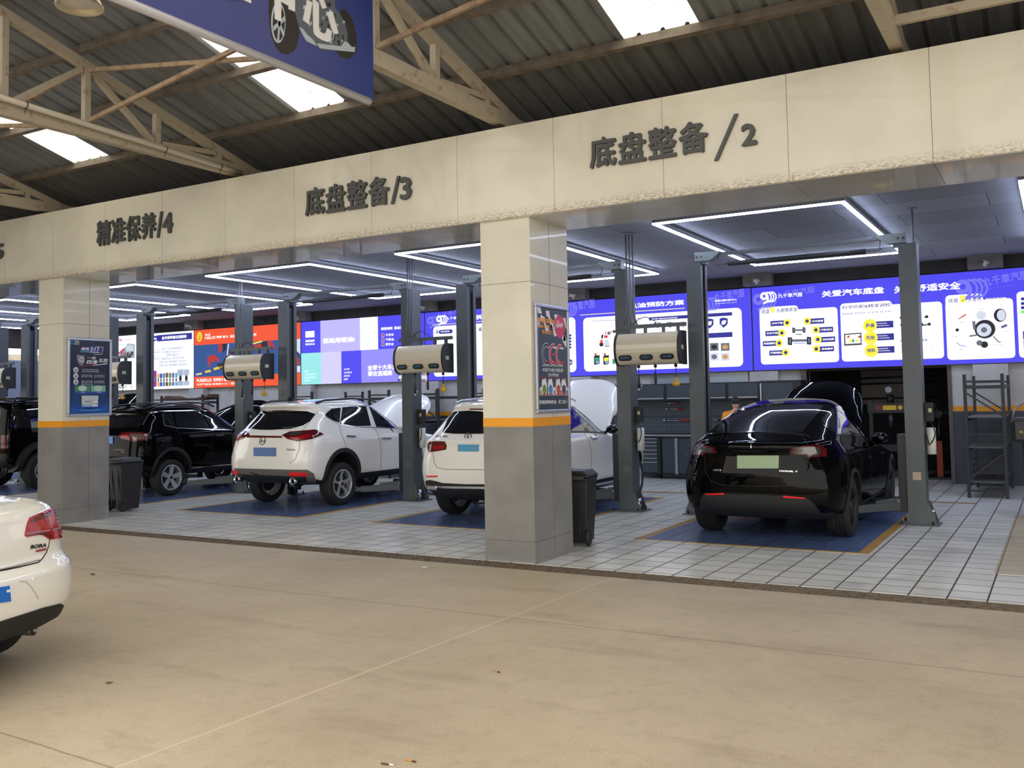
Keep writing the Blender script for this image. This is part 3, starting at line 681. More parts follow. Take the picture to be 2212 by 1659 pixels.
cyan, pale, steel = pm((50,160,196)), pm((190,194,200)), pm((120,126,138))
a.ring(U(.045), Z(.035), .028, .012, 'maker_emblem', cyan, 2, 16, .03, 20, 320); a.text('V&S', U(.10), Z(.033), .09, .028, 'lettering', wht, 3, .02); a.text('维仕奇', U(.10), Z(.062), .09, .024, 'lettering', wht, 3)
a.poly([(U(.28),Z(.16)),(U(.76),Z(.16)),(U(.80),Z(.085)),(U(.32),Z(.085))], 'title_card', pm((30,50,140)), 1)
a.text('威克', U(.27), Z(.135), .14, .045, 'lettering', wht, 3, .03, .2); a.text('211', U(.50), Z(.135), .14, .055, 'lettering', wht, 3, .03, .2)
a.rect(U(.26), Z(.162), U(.50), Z(.145), 'title_strip', pm((60,150,150)), 2); a.rect(U(.50), Z(.162), U(.74), Z(.148), 'title_strip', pale, 2)
a.line([(U(.64),Z(.078)),(U(.84),Z(.082)),(U(.80),Z(.18)),(U(.60),Z(.186))], .006, 'title_line', wht, 2)
a.poly([(U(.18),Z(.20)),(U(.36),Z(.205)),(U(.37),Z(.30)),(U(.30),Z(.35)),(U(.22),Z(.32)),(U(.18),Z(.27))], 'shield_print', steel, 2); a.disc(U(.29), Z(.262), .042, 'shield_print', pale, 3, 18); a.text('精芯', U(.25), Z(.275), .06, .03, 'lettering', blk, 4)
a.text('一治', U(.42), Z(.255), .15, .045, 'lettering', wht, 3, .02, .25); a.text('四清', U(.41), Z(.32), .18, .062, 'lettering', wht, 3, .02, .25); a.text('五防', U(.71), Z(.295), .16, .062, 'lettering', wht, 3, .02, .25)
a.poly([(U(.58),Z(.338)),(U(.95),Z(.30)),(U(.93),Z(.315)),(U(.57),Z(.345))], 'title_line', wht, 2); a.poly([(U(.2),Z(.36)),(U(.66),Z(.318)),(U(.66),Z(.323)),(U(.2),Z(.365))], 'title_line', pm((190,60,70)), 2)
for k, v in enumerate((.405, .487, .568)):
    a.disc(U(.155), Z(v), .043, 'round_badge', pale, 2, 20); a.disc(U(.155), Z(v+.006), .02, 'round_badge', steel, 3, 12)
    a.line([(U(.26),Z(v+.036)),(U(.88),Z(v+.036)),(U(.89),Z(v-.03))], .002, 'rule_line', steel, 1)
    if k == 0:
        a.text('从源头解决发动机润滑问题', U(.30), Z(v), .28, .018, 'lettering', pale, 2, res=1); a.text('有效改善燃烧室积碳问题提升', U(.30), Z(v+.026), .30, .018, 'lettering', pale, 2, res=1)
    else:
        for i in range(2 if k == 1 else 3):
            a.disc(U(.31), Z(v-.012+i*.022), .008, 'dot', wht, 2, 8); a.text(['清洗活塞环积碳', '清洗进气门积碳', '预防水箱生锈油泥'][i], U(.335), Z(v-.006+i*.022), .16, .016, 'lettering', pale, 2, res=1)
            if i < 2: a.disc(U(.63), Z(v-.012+i*.022), .008, 'dot', wht, 2, 8); a.text(['清洗燃油系统', '清洗润滑系统'][i], U(.66), Z(v-.006+i*.022), .14, .016, 'lettering', pale, 2, res=1)
for u0, u1, c in ((.13,.51,(70,120,90)), (.53,.90,(120,170,140))):
    a.rect(U(u0), Z(.70), U(u1), Z(.615), 'photo_print', pm(c), 1); a.disc(U((u0+u1)/2), Z(.655), .07, 'photo_print', pm((176,206,186)), 2, 18, .042); a.rect(U(u0), Z(.722), U(u1), Z(.70), 'photo_caption', pm((24,76,170)), 2); a.text('使用前' if u0 < .3 else '使用后', U(u0+.16), Z(.72), .06, .018, 'lettering', pale, 3)
a.disc(U(.5), Z(.925), .30, 'podium_print', pm((20,86,190)), 1, 32, .05); a.disc(U(.5), Z(.915), .27, 'podium_print', pm((16,60,150)), 2, 32, .035); a.disc(U(.52), Z(.945), .16, 'podium_print', pm((90,190,220)), 2, 24, .012)
a.poly([(U(.28),Z(.905)),(U(.28),Z(.755)),(U(.72),Z(.755)),(U(.70),Z(.90))], 'product_box_print', pale, 4); a.rect(U(.27), Z(.905), U(.30), Z(.755), 'product_box_print', blk, 5); a.poly([(U(.31),Z(.90)),(U(.56),Z(.88)),(U(.56),Z(.87)),(U(.42),Z(.885)),(U(.31),Z(.87))], 'product_box_print', cyan, 5)
a.text('威克211', U(.38), Z(.85), .14, .03, 'lettering', blk, 6); 
for u in (.57, .64): a.rect(U(u), Z(.905), U(u+.055), Z(.83), 'bottle_print', wht, 6); a.rect(U(u+.015), Z(.83), U(u+.04), Z(.77), 'bottle_print', pale, 6); a.rect(U(u+.01), Z(.88), U(u+.045), Z(.855), 'bottle_print', steel, 7)
a.done()
# ------------------------------------------------------------------ backlit sign boxes along the back wall
LY = 19.0
CR = {'A': (1400,480,.36709), 'B': (840,460,.32550), 'C': (640,640,.18987), 'D': (220,640,.20796), 'E': (1240,640,.12658), 'F': (2000,540,.18089)}
def q(c, x, y):
    ox, oy, s = CR[c]; p = on_y(ox+x*s, oy+y*s, LY); return (p.x, p.z)
class Box:
    def __init__(s, x0, x1, face, label):
        s.t = thing('light_box', label, 'light box')
        MB().box(x0+.004, x1-.004, LY, YB-.002, 2.19, 3.89).build('case', M('box_case', (40,40,44), .5), s.t)
        s.a = Art(s.t, (0, LY, 0), (1,0,0), (0,0,1), .0012)
        s.a.rect(x0+.012, 2.20, x1-.012, 3.88, 'face', face, 1)
        s.c = 'A'
    def P(s, x, y, c=None): return q(c or s.c, x, y)
    def R(s, x0, y0, x1, y1, part, mat, L=2, r=0, c=None, c2=None):
        a, b = s.P(x0, y0, c), s.P(x1, y1, c2 or c)
        xa, xb, za, zb = min(a[0],b[0]), max(a[0],b[0]), min(a[1],b[1]), max(a[1],b[1])
        if r: s.a.rrect(xa, za, xb, zb, min(r, (xb-xa)/2.01, (zb-za)/2.01), part, mat, L)
        else: s.a.rect(xa, za, xb, zb, part, mat, L)
        return xa, za, xb, zb
    def T(s, txt, x0, y0, x1, y1, mat, L=4, bold=.015, part='lettering', c=None, skew=0, rot=0, res=2):
        """x0,y0 = bottom left pixel, x1,y1 = top right pixel"""
        a, b = s.P(x0, y0, c), s.P(x1, y1, c)
        s.a.text(txt, a[0], a[1], b[0]-a[0], b[1]-a[1], part, mat, L, bold, skew, rot, res)
    def D(s, x, y, r, part, mat, L=3, c=None, ry=None, n=18):
        p = s.P(x, y, c); s.a.disc(p[0], p[1], r, part, mat, L, n, ry)
    def G(s, pts, part, mat, L=3, c=None):
        p = [s.P(x, y, c) for x, y in pts]
        ar = sum(p[i][0]*p[(i+1)%len(p)][1]-p[(i+1)%len(p)][0]*p[i][1] for i in range(len(p)))
        s.a.poly(p if ar > 0 else p[::-1], part, mat, L)
    def Ln(s, pts, w, part, mat, L=3, c=None): s.a.line([s.P(x, y, c) for x, y in pts], w, part, mat, L)
    def logo(s, x, y, k, mat, L=3, c=None):
        px, pz = s.P(x, y, c)
        s.a.ring(px, pz+.02*k, .09*k, .055*k, 'nine_emblem', mat, L, 20)
        s.a.ring(px-.02*k, pz-.03*k, .125*k, .04*k, 'nine_emblem', mat, L, 14, .13*k, 270, 385)
        for i in range(3): s.a.ring(px+(.045+.055*i)*k, pz-.01*k, .125*k, .026*k, 'nine_emblem', mat, L, 16, .125*k, -85, 85)
BLU, WHT, GHO, NAV, YLW = lit((74,68,236), 1.05), lit((255,255,255), 1.25), lit((122,118,246), 1.0), lit((44,46,156), .9), lit((250,238,60), 1.05)
PAL, GRE, BKG = lit((216,222,240), 1.0), lit((118,124,140), .8), lit((40,44,54), .5)
RD, GN, ORG, SKYB = lit((214,70,58), .9), lit((60,170,120), .9), lit((246,84,34), 1.0), lit((150,176,230), 1.0)

b = Box(-5.4, 2.75, BLU, 'long blue light box about chassis care with white cards, behind the black crossover')
b.logo(683,440,.9,WHT,4); b.logo(650,462,1.3,GHO,2)
b.T('九千車汽服', 765,447, 908,412, WHT, 5); b.T('九千車汽服', 758,452, 985,395, GHO, 2, rot=.10)
b.T('修车养车＞买车玩车＞都来九千车', 768,459, 907,449, WHT, 5, res=1)
b.T('关爱汽车底盘', 1022,443, 1388,378, WHT, 4, .03); b.T('关爱舒适安全', 1448,420, 1838,348, WHT, 4, .03)
def card(x0,y0,x1,y1,tx,ty, r=.07, c=None, c2=None):
    b.R(x0,y0,x1,y1,'card',WHT,2,r,c,c2)
    if tx: b.R(x0,ty,tx,y0+40,'card',WHT,2,r,c)
card(655,527,1125,822,885,503); card(1130,503,1743,800,1437,480); card(1748,470,2162,798,1973,432)
b.T('底盘', 667,540, 712,510, NAV, 4, skew=.15); b.T('8', 719,535, 746,496, YLW, 5, .04); b.T('大故障表现', 752,533, 876,500, NAV, 4, skew=.15)
b.T('行驶6万公里以上建议检查底盘系统', 890,523, 1100,505, WHT, 4, .02, res=1)
for tx, x0, y0, cx, cy in (('方向不稳',720,608,818,592),('方向不回',690,667,787,652),('轮胎磨损',675,727,772,711),('行驶偏向',713,782,810,767)):
    b.R(x0,y0-26,x0+90,y0,'badge',NAV,3); b.T(tx, x0+7,y0-6, x0+72,y0-22, WHT, 4, .02); b.D(cx,cy,.075,'badge_dot',YLW,4); b.D(cx,cy,.035,'badge_icon',NAV,5,n=8)
for tx, x0, y0, cx, cy in (('方向盘重',946,595,936,582),('行驶发抖',999,646,988,634),('刹车故障',1011,703,999,690),('异响噪声',1004,759,990,746)):
    b.R(x0,y0-27,x0+91,y0,'badge',NAV,3); b.T(tx, x0+18,y0-6, x0+84,y0-22, WHT, 4, .02); b.D(cx,cy,.075,'badge_dot',YLW,4); b.D(cx,cy,.035,'badge_icon',NAV,5,n=8)
for x, y, w, h in ((835,700,13,24),(947,697,13,24),(857,636,8,17),(918,634,8,17)):
    b.G([(x-w,y-h),(x+w,y-h+3),(x+w,y+h),(x-w,y+h-2)],'chassis_wheel',BKG,4); b.G([(x-w*.4,y-h*.6),(x+w*.5,y-h*.6),(x+w*.5,y+h*.6),(x-w*.4,y+h*.6)],'chassis_wheel',GRE,5)
b.Ln([(835,697),(947,695)],.05,'chassis_bar',GRE); b.Ln([(857,636),(918,634)],.035,'chassis_bar',GRE); b.Ln([(870,660),(905,660)],.02,'chassis_bar',GRE); b.Ln([(855,712),(930,712)],.02,'chassis_bar',SKYB)
b.T('科学匹配&精准调校', 1140,513, 1427,474, NAV, 4, skew=.15); b.T('操纵性·舒适性·安全性·经济性', 1142,545, 1432,519, NAV, 4)
b.G([(1153,657),(1255,650),(1257,718),(1155,724)],'laptop_print',BKG,3); b.G([(1160,663),(1249,657),(1251,712),(1162,717)],'laptop_print',WHT,4); b.G([(1150,724),(1257,718),(1268,722),(1150,728)],'laptop_print',GRE,4)
for x, c in ((1172,RD),(1200,GN),(1236,RD),(1185,YLW),(1222,YLW)): b.R(x,668 if c is RD else 690,x+14,680 if c is RD else 706,'laptop_screen',c,5)
for tx, cx, cy, y in (('跑偏',1306,608,602),('吃胎',1310,680,675),('倾斜',1313,755,750)):
    b.D(cx,cy,.125,'round_badge',YLW,4,n=24); b.T(tx, cx-24,cy+12, cx+24,cy-14, NAV, 5, .02); b.R(cx+27,y-17,cx+138,y+17,'blue_strip',NAV,3)
    for i in range(2): b.T('左右轮胎前束超过', cx+34,y-2+i*13, cx+100+12*i,y-11+i*13, WHT, 4, .01, res=1)
for x0, y0, x1, y1 in ((1485,600,1505,630),(1600,610,1655,600),(1590,650,1610,600),(1625,560,1640,556),(1480,565,1492,560)): b.Ln([(x0,y0),(x1,y1)],.03,'part_sketch',GRE); b.D(x1,y1,.03,'part_sketch',BKG,4,n=8)
b.T('球头', 1483,705, 1505,690, NAV, 4); b.T('胶套', 1612,702, 1645,684, NAV, 4)
for i in range(4):
    b.T('检查橡胶老化磨损', 1484,728+14*i, 1502,720+14*i, GRE, 4, .0, res=1); b.T('检查老化开裂情况建议更换', 1615,722+14*i, 1715,713+14*i, GRE, 4, .0, res=1)
b.T('底盘', 1766,475, 1822,447, NAV, 4, skew=.15); b.T('8', 1834,475, 1868,428, YLW, 5, .04); b.T('大零件', 1879,470, 1960,441, NAV, 4, skew=.15); b.T('汽车平安行驶', 1983,461, 2105,440, lit((250,246,170), 1.1), 4, .02, skew=.2)
b.c = 'F'
b.G([(380,830),(395,815),(470,765),(485,770),(470,785),(400,825)],'shock_print',RD,4); b.D(885,780,.10,'tyre_sketch',BKG,4,ry=.12); b.D(900,780,.07,'tyre_sketch',PAL,5,ry=.1)
b.D(705,945,.17,'wheel_sketch',BKG,4,n=24); b.D(695,955,.12,'wheel_sketch',PAL,5,n=24); b.D(695,955,.05,'wheel_sketch',GRE,6)
b.Ln([(570,850),(585,950)],.05,'strut_print',GRE,4); b.Ln([(520,1030),(640,1010)],.03,'strut_print',GRE,4); b.Ln([(900,925),(970,895)],.045,'pad_print',lit((110,112,170),.8),4)
b.Ln([(805,1030),(870,1100),(895,1100)],.02,'hose_print',GRE,4); b.Ln([(365,1105),(410,1140),(480,1150)],.02,'arm_print',SKYB,4); b.D(375,955,.03,'ball_print',BKG,4); b.D(640,1110,.05,'bush_print',GRE,4); b.D(700,1130,.06,'bush_print',BKG,4); b.D(660,780,.08,'disc_print',PAL,3)
for tx, x, y in (('减震器',400,875),('刹车盘',615,718),('轮胎',845,718),('刹车片',910,982),('刹车油管',812,1142),('球头',648,1206),('摆臂',400,1204),('胶套',330,1044)): b.T(tx, x,y, x+24*len(tx),y-22, GRE, 4, .0, res=1)
b.logo(440,460,1.5,GHO,3); b.T('九千車汽服', 690,440, 1240,290, GHO, 3, .02, rot=.12); b.T('修车养车＞买车玩车', 715,478, 1080,440, GHO, 3, .0, rot=.1, res=1)
b.R(1080,500,1900,1262,'card',WHT,2,.07)
for y, c in ((580,NAV),(635,NAV),(685,NAV),(735,lit((120,236,100),1.0))): b.R(1135,y-12,1260,y+16,'blue_strip',c,3)
b.R(1158,970,1260,1065,'blue_strip',NAV,3); b.R(1165,1080,1260,1180,'photo_print',GRE,3)
b.a.done()

b = Box(-13.56, -5.4, BLU, 'long blue light box about engine oil with white cards, half hidden by the large column'); b.c = 'C'
b.logo(1625,265,.9,WHT,4); b.logo(1525,285,1.1,GHO,2); b.T('九千車汽服', 1708,272, 1905,222, WHT, 5); b.T('修车养车＞买车玩车', 1712,285, 1900,276, WHT, 5, res=1); b.T('九千車汽服', 1600,250, 1920,170, GHO, 2, rot=.1)
b.T('免拆清洗', 1972,272, 2270,195, WHT, 4, .03)
b.Ln([(1555,328),(2400,262)], .02, 'rule_line', lit((224,214,190),1), 3)
b.c = 'E'
b.T('烧机油预防方案', 770,222, 1880,55, WHT, 4, .03)
b.Ln([(105,322),(1890,203)], .02, 'rule_line', lit((224,214,190),1), 3); b.T('九千車汽服', -120,290, 370,90, GHO, 2, .02, rot=.12); b.logo(-190,230,1.3,GHO,2)
b.R(1558,345,1245,1055,'card',WHT,2,.1,'C','B'); b.R(155,370,560,848,'card',WHT,2,.1,'E','A')
for i in range(5): b.R(1185,806+20*i,1212,820+20*i,'pill',NAV,3,.03,'B')
b.R(1100,975,1220,1010,'pill',NAV,3,.1,'B'); b.T('一次换油', 1160,1000, 1214,984, WHT, 4, c='B', res=1)
b.R(1622,385,1780,420,'pill',NAV,3,.05,'C'); b.T('换机油原因', 1645,412, 1745,390, WHT, 4, .02, c='C', res=1)
for tx, x, y in (('1',1603,402),('2',2093,375)): b.G([(x,y-28),(x+16,y),(x+12,y+17),(x,y+22),(x-12,y+17),(x-16,y)],'drop_mark',NAV,3,'C'); b.T(tx, x-5,y+12, x+5,y-12, WHT, 4, .03, c='C')
for i in range(3): b.T('机油加注时容易产生氧化沉积物', 1600,462+16*i, 1770,452+16*i, PAL, 3, .0, c='C', res=1)
b.R(295,425,1145,425-55+8,'blue_strip',NAV,3); b.T('发动机健康的核心:烧机油三大因素', 320,465, 800,418, WHT, 4, .02, res=1)
b.R(1280,360,495,549,'blue_strip',NAV,3,0,'E','A'); b.T('烧机油严重影响发动机的性能', 1318,400, 1765,352, WHT, 4, .02, res=1)
b.R(322,655,497,675,'blue_strip',NAV,3,0,'A')
for cc, x, y, w, h in (('E',1422,490,58,46),('E',1640,486,56,46),('E',1860,480,56,46),('A',362,595,23,29),('A',445,590,24,29)):
    b.G([(x-w,y-h*.8),(x,y-h),(x+w,y-h*.8),(x+w,y+h*.3),(x,y+h*1.1),(x-w,y+h*.3)],'shield_print',NAV,3,cc); b.D(x,y,.045,'shield_icon',WHT,4,cc,n=10); b.G([(x-w*.6,y+h*.3),(x+w*.5,y-h*.5),(x+w*.65,y-h*.3),(x-w*.4,y+h*.5)],'shield_icon',WHT,4,cc)
b.T('磨损加剧', 342,640, 390,632, GRE, 3, c='A', res=1); b.T('机油消耗', 424,638, 472,630, GRE, 3, c='A', res=1)
b.G([(520,740),(590,740),(608,850),(520,860)],'engine_print',PAL,3); b.G([(515,670),(575,665),(575,710),(520,715)],'engine_print',RD,4); b.G([(450,745),(490,740),(490,800),(448,805)],'engine_print',ORG,4); b.D(468,820,.05,'engine_print',BKG,4); b.G([(470,660),(510,655),(490,720),(465,720)],'engine_print',BKG,4); b.Ln([(590,640),(640,600),(700,590)],.02,'engine_print',lit((190,120,110),.9),4); b.Ln([(540,600),(540,660)],.02,'engine_print',RD,4); b.D(595,630,.04,'engine_print',GRE,4); b.D(685,600,.035,'engine_print',BKG,4)
b.G([(528,850),(606,846),(608,856),(530,862)],'engine_print',BKG,4)
for x0, c in ((340,GN),(498,YLW)):
    b.G([(x0,1030),(x0+25,1000),(x0+70,1010),(x0+98,1000),(x0+100,1150),(x0+20,1172),(x0+4,1160)],'oil_can_print',BKG,3); b.G([(x0+8,975),(x0+48,972),(x0+48,998),(x0+8,1002)],'oil_can_print',RD,4); b.G([(x0+16,1050),(x0+92,1044),(x0+92,1100),(x0+16,1106)],'oil_can_print',c,4); b.G([(x0+30,1110),(x0+90,1104),(x0+90,1140),(x0+30,1150)],'oil_can_print',SKYB,4)
b.R(655,1070,700,1155,'oil_can_print',GN,3)
for x in (300, 363, 428):
    for y, cols in ((712,(GRE,BKG)),(770,(PAL,GRE))): b.R(x,y,x+52,y+44,'photo_print',cols[0],3,0,'A'); b.D(x+26,y+22,.06,'photo_print',cols[1] if x < 420 else lit((222,170,100),.9),4,'A',ry=.05)
b.T('烧机油防治中心', 393,470, 523,448, WHT, 4, .02, c='A'); b.T('治理·恢复·养护·解决', 393,482, 523,470, WHT, 4, .02, c='A', res=1); b.logo(330,482,1.2,GHO,2,'A'); b.T('九千車汽服', 395,470, 570,405, GHO, 2, .02, c='A', rot=.1)
b.a.done()

LAV, TEAL = lit((146,140,246), 1.05), lit((150,226,226), 1.1)
b = Box(-17.64, -13.56, BLU, 'blue and lavender chequered light box refusing the wrong oil, between orange and blue boxes'); b.c = 'C'
x_ = lambda px: b.P(px, 600)[0]
zm = 3.04; XX = [-17.63, x_(277), x_(727), x_(932), -13.57]
a = b.a
a.rect(XX[1],zm,XX[2],3.88,'lavender_cell',lit((186,180,250),1.1),2); a.rect(XX[2],zm,XX[3],3.88,'white_cell',lit((236,236,252),1.15),2)
Y2 = [-17.63, x_(282), x_(512), x_(738), -13.57]
a.rect(Y2[0],2.20,Y2[1],zm,'teal_cell',TEAL,2); a.rect(Y2[1],2.20,Y2[2],zm,'white_cell',lit((206,202,248),1.1),2); a.rect(Y2[3],2.20,Y2[4],zm,'lavender_cell',LAV,2)
b.R(105,400,207,465,'white_tag',WHT,3); b.T('德国福斯', 105,525, 210,490, WHT, 3, .02); b.T('精准用油', 105,560, 210,530, WHT, 3, .02)
b.T('拒绝用错油!', 303,540, 665,455, WHT, 4, .04)
b.T('德国福斯', 963,388, 1098,345, WHT, 3, .02); b.T('精准用油', 1115,380, 1250,335, WHT, 3, .02)
for i, tx in enumerate(('不伤车','不费油','更安全')):
    y = 462+53*i; b.R(970,y-38,1003,y,'tick_box',lit((200,190,240),1),3); b.R(976,y-32,997,y-6,'tick_box',NAV,4); b.Ln([(978,y-20),(985,y-10),(1000,y-34)],.02,'tick_mark',RD,5); b.T(tx, 1016,y-5, 1110,y-42, WHT, 3, .02)
for i, tx in enumerate(('德国','大众奔驰宝马','奥迪保时捷等','供应商')): b.T(tx, 92,868+34*i, 92+22*len(tx),842+34*i, lit((226,250,250),1.2), 3, .01)
for i, tx in enumerate(('90年','全球知名','润滑油','品牌')): b.T(tx, 542,842+38*i, 542+23*len(tx),816+38*i, WHT, 3, .01)
b.T('全球十大车企', 812,845, 1148,768, WHT, 4, .035); b.T('都在选福斯', 815,912, 1095,840, WHT, 4, .035)
for x0, c in ((1155,NAV),(1180,lit((224,186,90),1)),(1395,lit((230,190,90),1)),(1425,NAV),(1440,lit((236,216,150),1))): b.G([(x0,870),(x0+20,800),(x0+45,830),(x0+48,965),(x0,965)],'oil_can_print',c,3); b.R(x0+6,900,x0+40,940,'oil_can_print',PAL,4)
b.a.done()

b = Box(-21.79, -17.64, ORG, 'orange light box with a yellow shell emblem and red racing crew'); b.c = 'D'
zA, zB = b.P(1000,508)[1], b.P(1000,838)[1]
b.a.rect(-21.78,zB,-17.65,zA,'race_photo',lit((48,86,156),.85),2)
sx, sz = b.P(1015,424); pts = [(sx+.13*sin(radians(an))*1.05, sz+.02+.16*cos(radians(an))) for an in range(-125,126,12)]
b.a.poly([(sx-.06,sz-.15),(sx+.06,sz-.15)]+[(x,z) for x,z in pts[::-1]], 'shell_emblem', RD, 3); b.a.poly([(sx-.045,sz-.135),(sx+.045,sz-.135)]+[(sx+(x-sx)*.86, sz+.01+(z-sz-.01)*.86) for x,z in pts[::-1]], 'shell_emblem', lit((252,214,40),1.05), 4)
for an in (-60,-30,0,30,60): b.a.line([(sx,sz-.1),(sx+.1*sin(radians(an)),sz+.02+.12*cos(radians(an)))],.008,'shell_emblem',RD,5)
b.T('Shell', 1074,412, 1126,385, WHT, 3, .02); b.T('HELIX', 1073,448, 1184,413, WHT, 3, .02); b.T('壳牌', 1190,438, 1247,408, WHT, 3, .02); b.T('喜力', 1256,434, 1313,404, WHT, 3, .02)
b.T('法拉利技术合作伙伴', 1330,432, 1608,382, WHT, 3, .02)
b.T('PUREPLUS', 987,893, 1140,853, WHT, 3, .02); b.T('极净动力', 1160,885, 1260,845, WHT, 3, .02); b.T('超凡表现', 1270,882, 1370,842, WHT, 3, .02); b.T('天然气制油 纯净度99.5%｜智能自保护技术', 988,930, 1560,885, WHT, 3, .01, res=1)
DR = lit((196,50,40),.85)
for c_, pts in ((DR,[(1100,690),(1095,640),(1130,610),(1185,615),(1225,670),(1215,690),(1190,660),(1160,690),(1130,670),(1125,735),(1112,735)]), (ORG,[(1165,640),(1185,628),(1200,650),(1180,665)]), (DR,[(1200,495),(1250,492),(1255,540),(1225,590),(1210,580),(1215,530)]), (BKG,[(1250,495),(1300,492),(1290,560),(1260,580)]), (BKG,[(1320,560),(1378,540),(1378,600),(1330,600)]), (ORG,[(1315,610),(1350,600),(1368,730),(1330,740)]), (DR,[(1545,510),(1680,490),(1680,555),(1545,560)]), (BKG,[(1655,480),(1720,465),(1720,520),(1660,525)]), (DR,[(1720,470),(1770,465),(1800,545),(1740,550)]), (YLW,[(1548,490),(1665,462),(1665,474),(1550,505)]), (PAL,[(1980,455),(2062,440),(2062,600),(1980,530)]), (DR,[(1985,610),(2010,595),(2040,640),(2062,700),(2020,720),(1985,680)]), (BKG,[(1975,500),(1985,500),(2062,640),(2050,640)]), (PAL,[(1985,730),(2062,720),(2062,790),(1985,790)]), (BKG,[(1195,700),(1270,690),(1250,760),(1230,760)]), (lit((236,196,60),1),[(1070,775),(1130,762),(1135,785),(1075,798)]), (lit((236,196,60),1),[(1160,745),(1275,715),(1275,735),(1165,770)]), (lit((226,206,150),1),[(978,805),(1040,792),(1040,812),(980,822)]), (PAL,[(1310,495),(1322,495),(1285,818),(1276,818)])): b.G(pts,'crew_print',c_,3)
b.G([(1988,462),(2005,458),(2006,482),(1997,492),(1988,484)],'yellow_badge',YLW,4); b.G([(1994,468),(2000,466),(2000,482),(1995,484)],'yellow_badge',BKG,5)
b.a.done()

b = Box(-25.94, -21.79, lit((240,246,255),1.25), 'white light box with a maintenance table and a row of coloured cans, leftmost in view'); b.c = 'D'
b.R(575,405,937,445,'title_bar',NAV,2); b.T('全车保养建议周期表', 622,452, 882,398, WHT, 3, .03); b.G([(500,418),(575,410),(575,455),(540,472),(500,462)],'navy_emblem',NAV,2); b.T('xtena', 503,455, 570,428, WHT, 3, .03)
for i, (tx, x0, x1) in enumerate((('成立于1920年美国德利凯',626,846),('当今美国五大石油公司之一',626,846),('世界500强公司',672,800),('法斯顿太空人冰官方合作伙伴',616,856),('中国汽车耐力锦标赛官方合作伙伴',597,873),('中国汽车耐力锦标赛唯一指定机油',597,875))): b.T(tx, x0,560+34.5*i-(x0-600)*.03, x1,524+34.5*i-(x1-600)*.01, lit((70,70,130),.7), 3, .0)
for y in (560, 628): b.T('产品等级 更换周期', 505,y+4, 598,y-10, GRE, 3, .01, res=1); b.R(505,y+15,542,y+30,'pill',lit((240,190,200),1),2,.04); b.R(545,y+14,600,y+28,'pill',PAL,2,.04)
for i, (x, c, top, w) in enumerate(((505,lit((176,40,170),.9),775,64),(575,lit((230,180,70),1),805,24),(602,lit((70,80,190),.9),803,26),(633,lit((60,150,160),.9),800,26),(664,lit((150,50,50),.9),795,26),(696,lit((70,160,80),.9),797,26),(728,lit((130,100,190),.9),795,26),(762,lit((90,180,190),.9),795,24),(788,lit((170,180,210),1),762,58),(850,lit((180,190,214),1),760,58))):
    b.R(x,top,x+w,940-(x-500)*.045,'can_print',c,2,.02); b.R(x+2,top+(940-top)*.35,x+w-2,top+(940-top)*.65,'can_label',WHT if i else lit((90,110,200),.9),3); b.D(x+w/2,top+(940-top)*.5,.028 if w < 40 else .06,'can_label',BKG if i else RD,4,ry=.06 if w < 40 else .09)
b.G([(175,452),(190,438),(205,448),(205,462),(190,470)],'pink_emblem',lit((230,60,110),1),2); b.G([(183,454),(191,447),(198,453),(191,461)],'pink_emblem',WHT,3); b.T('HTLM 保养套装', 206,462, 298,440, lit((230,110,140),1), 2, .01, res=1); b.T('发动机 内部清洗', 170,508, 235,496, GRE, 2, res=1)
b.G([(165,620),(235,540),(270,490),(340,500),(340,640),(200,648),(165,640)],'engine_print',lit((150,160,176),.9),2); b.G([(250,520),(280,498),(330,510),(330,570),(250,575)],'engine_print',lit((206,216,226),1),3); b.Ln([(165,605),(232,545)],.06,'engine_print',lit((226,70,90),.9),4)
for x, y in ((180,610),(210,590),(240,600),(270,600),(300,610),(220,630),(260,628),(315,590),(290,630)): b.D(x,y,.045,'engine_print',random.choice([BKG,GRE,PAL,RD]),4,n=8)
for x in (190, 222, 250, 308): b.D(x,938,.06 if x < 230 else .03,'badge_icon',BKG,2,n=10); b.D(x,936,.035 if x < 230 else .015,'badge_icon',WHT,3,n=10)
b.a.done()

# ------------------------------------------------------------------ cameras on the beam ends
for k in range(6):
    xc = -1.1-4.1*k
    wds = ['nearest the right frame edge', 'above the tool cabinets', 'just right of the large column', 'left of the large column', 'above the blue and lavender light box', 'above the orange light box']
    t = thing('security_camera', 'small bullet security camera on a concrete beam end '+wds[k], 'camera', (xc, 18.72, 3.98))
    MB().cyl((0,0,-.03),(0,-.012,-.03),.035,n=14).tube([(0,-.01,-.03),(0,-.06,-.03),(.01,-.08,0)],.012,7).build('mount', M('white_plastic'), t)
    MB().cyl((.05,.0,.015),(-.035,-.2,.0),.036,n=14).build('housing', M('white_plastic'), t)
    MB().cyl((-.034,-.198,.0),(-.036,-.205,.0),.033,n=14).build('lens', BLK, t)
